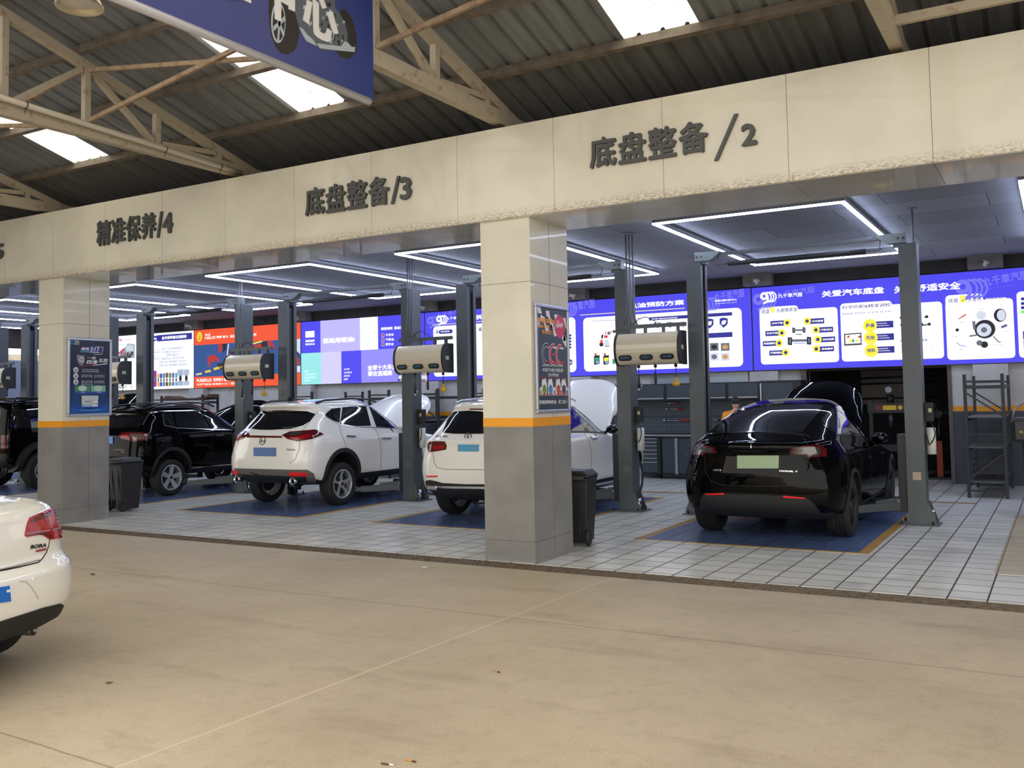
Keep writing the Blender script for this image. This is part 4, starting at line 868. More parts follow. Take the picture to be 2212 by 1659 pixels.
# ------------------------------------------------------------------ cars
CCR = {'T': (1420,820,.28933), 'H': (480,820,.26221), 'G': (1020,860,.24108), 'J': (0,560,.36166), 'B': (0,1000,.27730), 'K': (0,680,.24096), 'P': (0,0,1)}
def pchip(keys):
    xs = [k[0] for k in keys]; ys = [k[1] for k in keys]; n = len(xs)
    h = [xs[i+1]-xs[i] for i in range(n-1)]; d = [(ys[i+1]-ys[i])/h[i] for i in range(n-1)]; m = [0]*n
    for i in range(1, n-1):
        if d[i-1]*d[i] > 0: w1, w2 = 2*h[i]+h[i-1], h[i]+2*h[i-1]; m[i] = (w1+w2)/(w1/d[i-1]+w2/d[i])
    m[0], m[-1] = d[0], d[-1]
    def f(x):
        if x <= xs[0]: return ys[0]
        if x >= xs[-1]: return ys[-1]
        i = max(j for j in range(n-1) if xs[j] <= x); t = (x-xs[i])/h[i]
        return ys[i]*(1+2*t)*(1-t)**2+h[i]*m[i]*t*(1-t)**2+ys[i+1]*t*t*(3-2*t)+h[i]*m[i+1]*t*t*(t-1)
    return f
GLASS = M('tinted_glass', (10,11,13), .03, spec=.9)
TYRE = M('tyre_rubber', (21,21,21), .75, noise=(30, (31,30,29), .4, .7)); LINER = M('wheel_liner', (14,14,15), .9)
TRIMB = M('black_trim', (30,30,32), .45); SEAM = M('panel_gap', (22,22,24), .7); GLB = M('gloss_black', (10,10,11), .08, coat=.8)
REDL = M('red_lamp', (158,12,18), .12, spec=.3, coat=.4); REDD = M('dark_red_lamp', (84,10,14), .12, spec=.3, coat=.5); CLR = M('clear_lamp', (74,72,72), .12, .5, coat=1); REFL = M('red_reflector', (226,20,24), .2)
WHP = M('white_car_paint', (234,231,223), .25, coat=1); BKP = M('black_car_paint', (5,5,6), .25, spec=.0, coat=.32, coatrough=.015)
SLV = M('alloy_silver', (178,180,184), .3, .45); DALL = M('alloy_dark', (62,63,66), .35, .7); MBLK = M('matt_black', (26,26,27), .6); PLB = M('plate_blue', (28,104,196), .35)
class Car:
    def __init__(s, name, label, loc, head, dz, wb, R, paint, xr, xf, hw, rax, rp, fax=.8, fp=3.0, archR=.385, archx=None, step=.035, cat='car'):
        s.t = thing(name, label, cat, loc, head); s.mw = Matrix.Translation(loc) @ Matrix.Rotation(head, 4, 'Z'); s.inv = s.mw.inverted()
        s.dz, s.wb, s.R, s.paint = dz, wb, R, paint
        fxr, fxf, fhw, frax, frp = map(pchip, (xr, xf, hw, rax, rp))
        z0, z1 = hw[0][0], hw[-1][0]; zs = [z0]; z = z0; last = (fxr(z), fxf(z), fhw(z), z)
        while z < z1-1e-4:
            z += .002; c = (fxr(z), fxf(z), fhw(z), z)
            if max(abs(c[0]-last[0]), abs(c[1]-last[1])*.6, abs(c[2]-last[2]), abs(c[3]-last[3])) >= step or z >= z1-1e-4: zs.append(z); last = c
        def half(z):
            a, b, w = fxr(z), fxf(z), fhw(z); L = b-a; ax = min(frax(z), L*.5); fx = min(fax, L*.5); p, p2 = frp(z), fp
            def quarter(ax, p, n):
                raw = []
                for k in range(81):
                    th = pi/2*k/80; raw.append((ax*(1-max(0,cos(th))**(2/p)), w*max(0,sin(th))**(2/p)))
                d = [0]
                for u, v in zip(raw, raw[1:]): d.append(d[-1]+math.hypot(v[0]-u[0], v[1]-u[1]))
                out = []
                for k in range(n+1):
                    t = d[-1]*k/n; i = min(max(j for j in range(81) if d[j] <= t+1e-9), 79); f = (t-d[i])/max(d[i+1]-d[i], 1e-9)
                    out.append((raw[i][0]+(raw[i+1][0]-raw[i][0])*f, raw[i][1]+(raw[i+1][1]-raw[i][1])*f))
                return out
            q1 = [(a+x, y) for x, y in quarter(ax, p, 20)]; q2 = [(b-x, y) for x, y in quarter(fx, p2, 14)][::-1]
            m = [(a+ax+(L-ax-fx)*k/30, w) for k in range(1, 30)]
            return q1+m+q2
        rows = []
        for z in zs:
            h = half(z); rows.append([(x, y, z+dz) for x, y in h]+[(x, -y, z+dz) for x, y in h[-2:0:-1]])
        n = len(rows[0]); mb = MB(); vs = [p for r in rows for p in r]
        fs = [(i*n+k, (i+1)*n+k, (i+1)*n+(k+1)%n, i*n+(k+1)%n) for i in range(len(rows)-1) for k in range(n)]
        mb.add(vs, fs, True); mb.f += [list(range(n)), [(len(rows)-1)*n+k for k in range(n)][::-1]]; mb.s += [False, True]
        s.body = mb.build('body', paint, s.t); me = s.body.data
        bm = bmesh.new(); bm.from_mesh(me); bmesh.ops.recalc_face_normals(bm, faces=bm.faces); bm.to_mesh(me); plain = me.copy()
        for _ in range(3): bmesh.ops.smooth_vert(bm, verts=[v for v in bm.verts if dz+z0+.45 < v.co.z < dz+z1-.02], factor=.5, use_axis_x=True, use_axis_y=True, use_axis_z=True)
        bm.to_mesh(me)
        bm.transform(s.mw); bm.normal_update(); s.bvh = BVHTree.FromBMesh(bm); bm.free()
        # wheel arches cut out of the body
        s.ac = [(x, R+dz) for x in (archx or (0, wb))]; s.hwm = fhw(R); c = MB()
        for x, z in s.ac:
            for sg in (-1, 1): c.cyl((x, sg*(s.hwm-.36), z), (x, sg*(s.hwm+.3), z), archR, n=40)
        co = c.build('cut', None); md = s.body.modifiers.new('arch', 'BOOLEAN'); md.object = co; md.solver = 'EXACT'
        co.parent = s.t
        dg = bpy.context.evaluated_depsgraph_get(); me2 = bpy.data.meshes.new_from_object(s.body.evaluated_get(dg))
        if len(me2.polygons) < len(me.polygons)*.7:      # cut the unsmoothed hull instead
            s.body.data = plain; dg = bpy.context.evaluated_depsgraph_get(); dg.update(); me2 = bpy.data.meshes.new_from_object(s.body.evaluated_get(dg))
            if len(me2.polygons) < len(me.polygons)*.7: me2 = me.copy()
        s.body.modifiers.clear(); s.body.data = me2; bpy.data.objects.remove(co)
        me2.materials.clear(); me2.materials.append(paint); me2.materials.append(LINER)
        for p in me2.polygons:
            ce = p.center; ins = any((ce.x-x)**2+(ce.z-z)**2 < (archR+.003)**2 for x, z in s.ac) and abs(p.normal.y) < .98
            if (ins and abs(ce.y) > s.hwm-.37 and ce.z > dz+.1 and abs(p.normal.z)+abs(p.normal.x) > .9 and abs(p.normal.y) < .1) or (p.normal.z < -.7 and ce.z < dz+.45) or (abs(p.normal.y) > .97 and abs(abs(ce.y)-(s.hwm-.36)) < .01): p.material_index = 1
            p.use_smooth = True
        me2.set_sharp_from_angle(angle=radians(38)); s.archR = archR
    # --- features: traced outlines put on the body surface
    def cast(s, o, d, far):
        h = s.bvh.ray_cast(o, d)
        if h[0] is None:
            h = s.bvh.find_nearest(o+d*far)
        return h[0], h[1]
    def ray(s, x, y, c):
        if c in CCR: ox, oy, k = CCR[c]; return EYEV, pray(ox+x*k, oy+y*k).normalized()
        if c == 'side': return s.mw @ V((x, -4, y+s.dz)), s.mw.to_3x3() @ V((0, 1, 0))
        if c == 'rear': return s.mw @ V((-6, x, y+s.dz)), s.mw.to_3x3() @ V((1, 0, 0))
        if c == 'top': return s.mw @ V((x, y, 4)), V((0, 0, -1))
    def patch(s, name, pts, mat, c='T', off=.004, mirror=False, n=30, rnd=0, lab=None, parent=None):
        for _ in range(rnd):
            o = []
            for a, b in zip(pts, pts[1:]+pts[:1]): o += [(a[0]*.75+b[0]*.25, a[1]*.75+b[1]*.25), (a[0]*.25+b[0]*.75, a[1]*.25+b[1]*.75)]
            pts = o
        bm = bmesh.new(); bm.faces.new([bm.verts.new((x, y, 0)) for x, y in pts])
        xs = [p[0] for p in pts]; ys = [p[1] for p in pts]; w, h = max(xs)-min(xs), max(ys)-min(ys); g = max(w, h)/n
        for ax, lo, ext in ((0, min(xs), w), (1, min(ys), h)):
            k = max(2, int(round(ext/g)))
            for i in range(1, k):
                co = [0, 0, 0]; co[ax] = lo+ext*i/k; no = [0, 0, 0]; no[ax] = 1
                bmesh.ops.bisect_plane(bm, geom=bm.verts[:]+bm.edges[:]+bm.faces[:], plane_co=co, plane_no=no, dist=1e-7)
        far = []; bm.verts.index_update()
        for v in bm.verts:
            o, d = s.ray(v.co.x, v.co.y, c); hh = s.bvh.ray_cast(o, d)
            if hh[0]: far.append((hh[0]-o).length)
        far = sorted(far)[len(far)//2] if far else 8
        inner = {}; vd = None
        for v in bm.verts:
            o, d = s.ray(v.co.x, v.co.y, c); vd = d; p, nr = s.cast(o, d, far)
            if nr.dot(d) > 0: nr = -nr
            inner[v.index] = s.inv @ (p-nr*.008); v.co = s.inv @ (p+nr*off)
        bm.normal_update()
        ld = s.inv.to_3x3() @ vd
        if sum((f.normal.dot(ld)*f.calc_area() for f in bm.faces), 0) > 0: bmesh.ops.reverse_faces(bm, faces=bm.faces[:])
        bm.verts.index_update(); bm.verts.ensure_lookup_table()
        be = [(e.verts[0], e.verts[1], e.link_faces[0]) for e in bm.edges if len(e.link_faces) == 1]; new = {}
        for a, b, f in be:
            for v in (a, b):
                if v not in new: new[v] = bm.verts.new(inner[v.index])
        for a, b, f in be:
            vs = [l.vert for l in f.loops]; i = vs.index(a)
            if vs[(i+1) % len(vs)] is not b: a, b = b, a
            try: bm.faces.new((b, a, new[a], new[b]))
            except ValueError: pass
        res = []
        for k in range(2 if mirror else 1):
            if k:
                for v in bm.verts: v.co.y = -v.co.y
                bmesh.ops.reverse_faces(bm, faces=bm.faces[:])
            me = bpy.data.meshes.new(name); bm.to_mesh(me); me.materials.append(mat)
            for p in me.polygons: p.use_smooth = True
            me.set_sharp_from_angle(angle=radians(40))
            ob = bpy.data.objects.new(name, me); COL.objects.link(ob); ob.parent = parent or s.t; res.append(ob)
            if lab: ob['label'] = lab
        bm.free(); return res
    def line(s, name, pts, mat, c='T', w=.006, off=.002, mirror=False, n=10, h=None):
        P = []
        for a, b in zip(pts, pts[1:]):
            for i in range(n): t = i/n; P.append((a[0]+(b[0]-a[0])*t, a[1]+(b[1]-a[1])*t))
        P.append(pts[-1]); Q = []; far = 8
        for x, y in P:
            o, d = s.ray(x, y, c); p, nr = s.cast(o, d, far)
            if nr.dot(d) > 0: nr = -nr
            far = (p-o).length; Q.append((s.inv @ p, s.inv.to_3x3() @ nr))
        mb = MB(); vs = []
        for i, (p, nr) in enumerate(Q):
            d = (Q[min(i+1, len(Q)-1)][0]-Q[max(i-1, 0)][0])
            if d.length < 1e-6: d = V((1, 0, 0))
            b = d.normalized().cross(nr).normalized()*(w/2)
            vs += [p-b-nr*.004, p-b+nr*off, p+b+nr*off, p+b-nr*.004]
        m = len(Q); fs = [(i*4+k, i*4+(k+1) % 4, i*4+4+(k+1) % 4, i*4+4+k) for i in range(m-1) for k in range(4)]
        for k in range(2 if mirror else 1):
            v2 = [(v.x, -v.y if k else v.y, v.z) for v in vs]; q = MB(); q.add(v2, fs if k else [f[::-1] for f in fs], False); q.build(name, mat, s.t)
    def text(s, txt, x0, y0, x1, y1, ht, mat, c='T', bold=.03, name='lettering', lean=0):
        """bottom left and bottom right pixel, height in pixels"""
        vs, fs = text_geo(txt, 1, bold, 'LEFT', 2, (1, 1)); out = []; far = 8
        for u, v in vs:
            x = x0+(x1-x0)*u+lean*v; y = y0+(y1-y0)*u-ht*v; o, d = s.ray(x, y, c); p, nr = s.cast(o, d, far); far = (p-o).length
            if nr.dot(d) > 0: nr = -nr
            out.append(s.inv @ (p+nr*.006))
        mb = MB(); mb.add(out, fs); mb.build(name, mat, s.t)
    def arch_trim(s, mat, r0=0, r1=.05, a0=-4, a1=184, off=.012, which=(0, 1)):
        for w in which:
            x, z = s.ac[w]; R0 = s.archR-.004+r0; R1 = s.archR+r1; n = 30; pts = []
            for r, seq in ((R1, range(n+1)), (R0, range(n, -1, -1))):
                for k in seq: an = radians(a0+(a1-a0)*k/n); pts.append((x+r*cos(an), z-s.dz+r*sin(an)))
            s.patch('arch_trim', pts, mat, 'side', off, True, 48)
    def wheels(s, y, tw, rim, style, n, rimmat, drop=0, xs=None, tread=4):
        for x in (xs or (0, s.wb)):
            for sg in (-1, 1):
                c = V((x, sg*y, s.R)); R = s.R; h = tw/2; pr = [(rim, -h+.012), (rim+.02, -h+.002), (R-.055, -h-.006), (R-.02, -h+.004), (R-.004, -h+.028)]
                for k in range(tread):
                    t = -h+.04+(tw-.08)*(k+.5)/tread; pr += [(R, t-.012), (R, t-.005), (R-.009, t-.004), (R-.009, t+.004), (R, t+.005), (R, t+.012)]
                pr += [(R-.004, h-.028), (R-.02, h-.004), (R-.055, h+.006), (rim+.02, h-.002), (rim, h-.012)]
                ty = MB().lathe(pr, (0,0,0), (0,1,0), 44).build('tyre', TYRE, s.t, loc=c)
                m = MB(); f = sg*h
                m.lathe([(rim+.006, f*.96), (rim-.004, f*1.0), (rim-.016, f*.97), (rim-.02, f*.8), (rim-.03, -f*.9), (rim+.004, -f*.92)], (0,0,0), (0,1,0), 44)
                yo = f*.80
                def spoke(a, r0, r1, w0, w1, a2=None):
                    a2 = a if a2 is None else a2; p0 = V((cos(a)*r0, 0, sin(a)*r0)); p1 = V((cos(a2)*r1, 0, sin(a2)*r1)); d = (p1-p0).normalized(); b = V((-d.z, 0, d.x))
                    y0, y1 = V((0, yo-sg*.012, 0)), V((0, yo+sg*.016, 0)); yb = V((0, -sg*.035, 0))
                    vs = [p0-b*w0+y0, p1-b*w1+y1, p1+b*w1+y1, p0+b*w0+y0, p0-b*w0+y0+yb, p1-b*w1+y1+yb, p1+b*w1+y1+yb, p0+b*w0+y0+yb]
                    m.add(vs, [(0,1,2,3),(7,6,5,4),(0,4,5,1),(1,5,6,2),(2,6,7,3),(3,7,4,0)])
                for k in range(n):
                    a = 2*pi*k/n+.2
                    if style == 'wide': spoke(a, .05, rim-.012, .034, .046)
                    elif style == 'twist': spoke(a, .05, rim-.012, .018, .014, a+.18); spoke(a+.30, .10, rim-.012, .010, .012, a-.02)
                    elif style == 'pair': spoke(a-.10, .05, rim-.012, .012, .014, a-.16); spoke(a+.10, .05, rim-.012, .012, .014, a+.16)
                    elif style == 'cross': spoke(a-.05, .06, rim-.01, .014, .014, a+.30); spoke(a+.05, .06, rim-.01, .014, .014, a-.30)
                    else: spoke(a, .05, rim-.012, .02, .02)
                m.cyl((0, yo-sg*.05, 0), (0, yo+sg*.004, 0), .062, n=20); m.build('rim', rimmat, ty)
                MB().cyl((0, -f*.2, 0), (0, f*.35, 0), rim*.72, n=28).build('brake_disc', DALL, ty)
                MB().cyl((0, yo, 0), (0, yo+sg*.012, 0), .03, n=16).build('hub_cap', DALL, ty)
    def hood(s, xh, zh, L, ang, w0, w1, paint, bulge=.05, side=.03, lab='open hood', emblem=None):
        """panel hinged at the cowl: s runs from hinge to nose"""
        a = radians(ang); nu, nv = 16, 18; top = []; 
        for i in range(nu+1):
            u = i/nu; w = w0+(w1-w0)*u
            for j in range(nv+1):
                th = pi*j/nv; v = -cos(th); fl = 1-.62*(1-max(0, 1-abs(v)**2.7)**(1/2.7)); du = u*L*fl
                nn = bulge*sin(pi*min(1, u*.85+.1))+side*(1-abs(v)**2.5)-.05*max(0, u-.7)/.3
                top.append((xh+du*cos(a)-nn*sin(a), v*w, zh+s.dz+du*sin(a)+nn*cos(a)))
        N = V((-sin(a), 0, cos(a))); bot = [tuple(V(p)-N*.035) for p in top]; k = len(top); W_ = nv+1; fs = []
        for i in range(nu):
            for j in range(nv):
                q_ = (i*W_+j, i*W_+j+1, (i+1)*W_+j+1, (i+1)*W_+j); fs += [q_[::-1], tuple(k+e for e in q_)]
        rim_ = [j for j in range(W_)]+[i*W_+nv for i in range(1, nu+1)]+[nu*W_+j for j in range(nv-1, -1, -1)]+[i*W_ for i in range(nu-1, 0, -1)]
        fs += [(a_, b_, b_+k, a_+k) for a_, b_ in zip(rim_, rim_[1:]+rim_[:1])]
        bm = bmesh.new(); vv = [bm.verts.new(p) for p in top+bot]
        for f in fs:
            try: bm.faces.new([vv[e] for e in f])
            except ValueError: pass
        bmesh.ops.recalc_face_normals(bm, faces=bm.faces); me = bpy.data.meshes.new('hood'); bm.to_mesh(me); bm.free(); me.materials.append(paint)
        for p in me.polygons: p.use_smooth = True
        me.set_sharp_from_angle(angle=radians(50)); o = bpy.data.objects.new('hood', me); COL.objects.link(o); o.parent = s.t; o['label'] = lab
        for sg in (-1, 1):
            MB().tube([(xh+.25, sg*w0*.8, zh+s.dz-.06), (xh+L*.45*cos(a), sg*w0*.8, zh+s.dz+L*.45*sin(a)-.04)], .012, 8).build('hood_strut', TRIMB, s.t)
        return o
    def mirrors(s, x, y, z, mat):
        for sg in (-1, 1):
            m = MB(); m.ball((x, sg*(y+.11), z+s.dz), 1, 16, (.075, .115, .075)); o = m.build('side_mirror', mat, s.t)
            MB().bar((x+.02, sg*(y-.04), z+s.dz-.05), (x+.01, sg*(y+.07), z+s.dz-.03), .05, .03).build('mirror_stalk', GLB, o)
            MB().ball((x-.045, sg*(y+.115), z+s.dz), 1, 14, (.034, .095, .058)).build('mirror_glass', M('mirror_glass', (50,52,56), .04, 1), o)
UP = pi/2
# --- black crossover in the right bay
c = Car('crossover_car', 'glossy black crossover with a pale green plate and open hood before the tool cabinets', (-3.135, 11.78, 0), UP, .03, 2.89, .36, BKP,
  [(.22,-.60),(.30,-.84),(.42,-.93),(.58,-.955),(.74,-.955),(.88,-.94),(.97,-.93),(1.06,-.945),(1.105,-.95),(1.125,-.92),(1.15,-.82),(1.22,-.58),(1.3,-.32),(1.4,.0),(1.5,.40),(1.57,.80),(1.605,1.05),(1.62,1.2)],
  [(.22,3.5),(.35,3.72),(.55,3.78),(.7,3.70),(.8,3.5),(.9,3.0),(1.0,2.4),(1.05,2.15),(1.1,2.02),(1.2,1.90),(1.3,1.77),(1.4,1.63),(1.5,1.48),(1.57,1.38),(1.605,1.32),(1.62,1.28)],
  [(.22,.80),(.3,.90),(.45,.945),(.65,.96),(.82,.955),(.95,.93),(1.0,.905),(1.06,.87),(1.12,.84),(1.2,.805),(1.3,.755),(1.4,.70),(1.5,.625),(1.56,.54),(1.6,.40),(1.62,.08)],
  [(.22,.7),(.6,.75),(.95,.85),(1.05,.85),(1.2,.72),(1.6,.45)], [(.22,3.6),(.6,3.4),(.95,3.0),(1.05,2.9),(1.3,2.9),(1.5,2.7),(1.62,2)], .9, 2.8, .385)
c.wheels(.80, .255, .245, 'pair', 5, MBLK)
c.hood(2.12, 1.03, 1.30, 39, .68, .62, BKP, .05, .06, 'open black hood')
c.patch('rear_window', [(440,393),(470,330),(530,255),(600,212),(760,186),(950,178),(1130,182),(1235,193),(1215,235),(1150,310),(1085,388),(900,392),(700,390)], GLASS, 'T', .006)
c.patch('side_window', [(1222,302),(1260,252),(1320,210),(1372,190),(1440,196),(1472,228),(1497,300),(1515,405),(1335,400),(1262,345)], GLASS, 'T', .005, True)
c.patch('side_window', [(1484,238),(1545,312),(1600,409),(1530,407),(1510,310)], GLASS, 'T', .005, True)
c.line('window_trim', [(1205,318),(1255,350),(1330,404),(1480,416),(1615,424)], M('gloss_trim', (40,44,60), .08, .6), 'T', .014, .006, True)
tl_ = [(985,555),(1002,515),(1120,492),(1215,487),(1262,520),(1264,575),(1130,578),(1112,562)]
for o in c.patch('tail_light', tl_, REDD, 'T', .006, True): pass
c.patch('lamp_lens', [(1010,548),(1022,522),(1125,503),(1205,502),(1222,540),(1210,566),(1130,566),(1114,552)], CLR, 'T', .009, True)
c.line('panel_seam', [(352,572),(360,690),(400,755),(480,788),(760,798),(1040,790),(1085,748),(1105,660),(1120,580)], SEAM, 'T', .006)
c.line('panel_seam', [(1135,560),(1125,495),(1095,435)], SEAM, 'T', .006, .002, True)
c.line('panel_seam', [(1335,404),(1385,450),(1430,540),(1500,700),(1520,890)], SEAM, 'T', .006, .002, True)
c.line('panel_seam', [(1525,412),(1580,500),(1600,640),(1590,830)], SEAM, 'T', .006, .002, True)
c.patch('bumper_cladding', [(315,965),(328,880),(352,845),(700,857),(1000,870),(1120,884),(1175,932),(1225,997),(1300,1035),(1000,1035),(700,1020),(330,990)], MBLK, 'T', .008)
c.patch('reflector', [(362,850),(500,845),(498,858),(368,860)], REFL, 'T', .012); c.patch('reflector', [(935,865),(1105,880),(1100,888),(945,880)], REFL, 'T', .012)
pl = c.patch('licence_plate', [(598,566),(908,566),(906,664),(598,664)], M('plate_green', (140,162,124), .4), 'T', .014)
c.patch('emblem', [(672,461),(686,458),(701,457),(716,458),(728,461),(722,473),(706,472),(702,511),(698,511),(694,472),(678,473)], CHR, 'T', .008, n=4)
c.text('MODEL Y', 912,688, 1048,693, 12, CHR, 'T'); c.text('特斯拉', 416,684, 478,684, 16, CHR, 'T')
c.mirrors(1.82, .86, 1.06, BKP); c.arch_trim(MBLK, 0, .035)
for x in (1.05, 2.0): c.patch('door_handle', [(x,.83),(x+.2,.83),(x+.2,.855),(x,.855)], M('dark_chrome', (90,90,94), .2, 1), 'side', .005, True, 4)
c.patch('sill_trim', [(.45,.22),(2.45,.22),(2.45,.30),(.45,.30)], MBLK, 'side', .01, True, 40)
c.line('spoiler_lip', [(372,412),(500,400),(760,392),(1000,402),(1100,415),(1140,438)], GLB, 'T', .03, .010)
# --- white SUV with dark arches
c = Car('suv_car', 'white SUV with dark wheel arches, red tail light bar and open hood between two lifts', (-11.28, 12.15, 0), UP, .13, 2.67, .355, WHP,
  [(.26,-.60),(.34,-.82),(.45,-.91),(.6,-.935),(.72,-.93),(.86,-.90),(.98,-.875),(1.04,-.865),(1.08,-.83),(1.2,-.735),(1.33,-.615),(1.45,-.50),(1.475,-.50),(1.50,-.58),(1.545,-.585),(1.575,-.50),(1.60,-.30),(1.625,.1),(1.645,.6),(1.655,.85)],
  [(.26,3.35),(.4,3.48),(.6,3.52),(.78,3.48),(.88,3.25),(.96,2.8),(1.03,2.3),(1.08,2.02),(1.2,1.85),(1.35,1.62),(1.48,1.40),(1.56,1.25),(1.61,1.12),(1.645,1.02),(1.655,.95)],
  [(.26,.80),(.34,.88),(.5,.915),(.72,.925),(.9,.918),(1.0,.90),(1.06,.875),(1.2,.815),(1.33,.76),(1.45,.705),(1.53,.665),(1.58,.61),(1.62,.50),(1.645,.34),(1.655,.05)],
  [(.26,.5),(.6,.55),(1.0,.55),(1.2,.62),(1.45,.6),(1.655,.4)], [(.26,4.2),(.6,4.0),(1.0,3.6),(1.2,3.2),(1.45,3.2),(1.655,2)], .8, 3, .40)
c.wheels(.80, .225, .235, 'twist', 5, SLV)
c.hood(2.08, 1.06, 1.20, 33, .78, .76, WHP, .06, .06, 'open white hood')
c.patch('rear_window', [(215,402),(280,325),(330,255),(520,252),(700,262),(765,285),(720,345),(665,378),(560,405),(400,415),(300,413)], GLASS, 'H', .006)
c.patch('side_window', [(842,292),(905,243),(975,230),(965,355),(915,335)], GLASS, 'H', .005, True)
c.patch('side_window', [(990,230),(1090,222),(1185,222),(1225,380),(1100,384),(972,366)], GLASS, 'H', .005, True)
c.patch('side_window', [(1210,225),(1300,242),(1390,282),(1470,352),(1480,402),(1270,390)], GLASS, 'H', .005, True)
c.line('window_trim', [(838,290),(905,238),(990,224),(1190,216),(1300,234),(1395,275),(1475,345)], CHR, 'H', .014, .006, True)
c.line('window_trim', [(842,298),(912,340),(970,370),(1100,388),(1270,396),(1480,406)], CHR, 'H', .014, .006, True)
c.patch('tail_light', [(492,458),(555,430),(655,422),(770,412),(835,452),(740,490),(620,510),(540,490)], REDD, 'H', .008, True)
c.patch('lamp_lens', [(520,455),(575,436),(640,430),(660,436),(640,455),(580,462)], CLR, 'H', .011, True)
c.patch('lamp_lens', [(545,480),(620,470),(720,452),(730,470),(620,498)], REDL, 'H', .011, True)
c.patch('light_bar', [(205,462),(495,466),(495,480),(205,478)], REDD, 'H', .008)
c.line('panel_seam', [(790,262),(765,290),(718,350),(668,410),(640,500),(632,580),(600,660),(555,690)], SEAM, 'H', .006)
c.line('panel_seam', [(965,360),(975,430),(1010,520),(1040,590)], SEAM, 'H', .006, .002, True)
c.line('panel_seam', [(1225,384),(1270,420),(1300,500),(1310,600),(1306,745)], SEAM, 'H', .006, .002, True)
for pts in ([(1016,462),(1090,464),(1095,476),(1020,474)], [(1310,478),(1384,478),(1388,490),(1314,490)]): c.patch('door_handle', pts, CHR, 'H', .022, True, 5)
c.patch('bumper_cladding', [(105,730),(550,742),(700,742),(752,772),(782,862),(700,868),(560,860),(330,860),(110,818)], M('grey_bumper', (96,92,86), .5), 'H', .012)
c.patch('bumper_insert', [(120,775),(560,795),(690,800),(700,862),(560,862),(330,860),(118,822)], MBLK, 'H', .018)
c.patch('reflector', [(556,760),(692,766),(700,792),(560,790)], REFL, 'H', .02, True)
c.patch('licence_plate', [(262,560),(445,562),(445,632),(262,630)], M('plate_muted_blue', (84,114,164), .4), 'H', .014)
px, pz = None, None
c.text('H', 318,517, 352,518, 22, M('grey_chrome', (96,94,90), .3, .8), 'H', lean=6, name='emblem'); c.text('TUCSON', 530,584, 602,586, 14, M('grey_chrome', (96,94,90), .3, .8), 'H')
hc = c.ray(335,505,'H'); hp = c.inv @ c.cast(*hc, 12)[0]
MB().lathe([(.058,-.003),(.066,-.003),(.066,.006),(.058,.006)], (hp.x-.008, hp.y, hp.z), (-1,0,.25), 28, True).build('emblem_ring', M('grey_chrome'), c.t)
c.arch_trim(MBLK, 0, .065, -5, 185, .016)
c.patch('sill_trim', [(.42,.27),(2.25,.27),(2.25,.37),(.42,.37)], MBLK, 'side', .014, True, 40)
for sg in (-1, 1): MB().tube([(-.3,sg*.60,1.57+.13),(-.1,sg*.605,1.615+.13),(.6,sg*.60,1.64+.13),(1.1,sg*.585,1.62+.13),(1.3,sg*.58,1.57+.13)], .017, 10).build('roof_rail', TRIMB, c.t)
MB().prism([(0,0),(.17,0),(.12,.02),(.03,.075)][::1], (-.33,.01,1.735), (1,0,0), (0,0,1), .03).build('shark_fin', GLB, c.t)
c.mirrors(1.72, .86, 1.1, WHP)
for y in (.62, -.62):
    MB().lathe([(.052,0),(.058,0),(.058,.12),(.052,.12)], (-.90,y,.335+.13), (1,0,0), 20, True).build('tail_pipe', CHR, c.t)
c.patch('wiper', [(505,398),(600,388),(604,396),(508,406)], TRIMB, 'H', .02, n=4)

# --- white car partly behind the column
c = Car('estate_car', 'white car with a star emblem and open hood, partly behind the large column', (-7.17, 11.90, 0), UP, .10, 2.87, .365, WHP,
  [(.19,-.60),(.27,-.80),(.40,-.89),(.62,-.925),(.78,-.91),(.9,-.885),(.98,-.875),(1.03,-.885),(1.06,-.86),(1.10,-.81),(1.2,-.72),(1.33,-.60),(1.45,-.48),(1.475,-.47),(1.50,-.52),(1.54,-.525),(1.57,-.44),(1.60,-.20),(1.62,.2),(1.635,.65),(1.64,.85)],
  [(.19,3.40),(.4,3.62),(.6,3.70),(.78,3.66),(.9,3.4),(.98,2.9),(1.04,2.4),(1.08,2.12),(1.2,1.95),(1.35,1.72),(1.48,1.48),(1.56,1.30),(1.6,1.15),(1.63,1.0),(1.64,.92)],
  [(.19,.82),(.28,.89),(.48,.93),(.72,.945),(.9,.935),(1.0,.915),(1.06,.885),(1.2,.825),(1.33,.765),(1.45,.705),(1.52,.66),(1.57,.60),(1.61,.48),(1.63,.34),(1.64,.05)],
  [(.19,.5),(.6,.55),(1.0,.55),(1.2,.6),(1.45,.6),(1.64,.4)], [(.19,3.8),(.6,3.6),(1.0,3.3),(1.2,3.0),(1.45,3.0),(1.64,2)], .85, 3, .40)
c.wheels(.81, .235, .25, 'pair', 5, SLV)
c.hood(2.15, 1.05, 1.26, 44, .78, .74, WHP, .05, .05, 'open white hood')
c.patch('rear_window', [(1815,437),(1850,350),(1885,285),(1915,264),(2027,258),(2140,264),(2178,290),(2212,350),(2242,437),(2150,446),(2027,448),(1900,446)], GLASS, 'H', .006)
c.patch('brake_strip', [(2040,238),(2160,238),(2160,248),(2040,248)], REDD, 'H', .01)
c.patch('tail_light', [(1690,540),(1708,512),(1760,507),(1835,510),(1850,545),(1845,578),(1760,592),(1702,600)], REDD, 'H', .008, True)
c.patch('lamp_lens', [(1740,550),(1830,540),(1836,565),(1750,580)], REDL, 'H', .011, True)
c.text('GLC 300', 1760,477, 1855,478, 18, M('grey_chrome'), 'H')
hp = c.inv @ c.cast(*c.ray(2027,472,'H'), 12)[0]
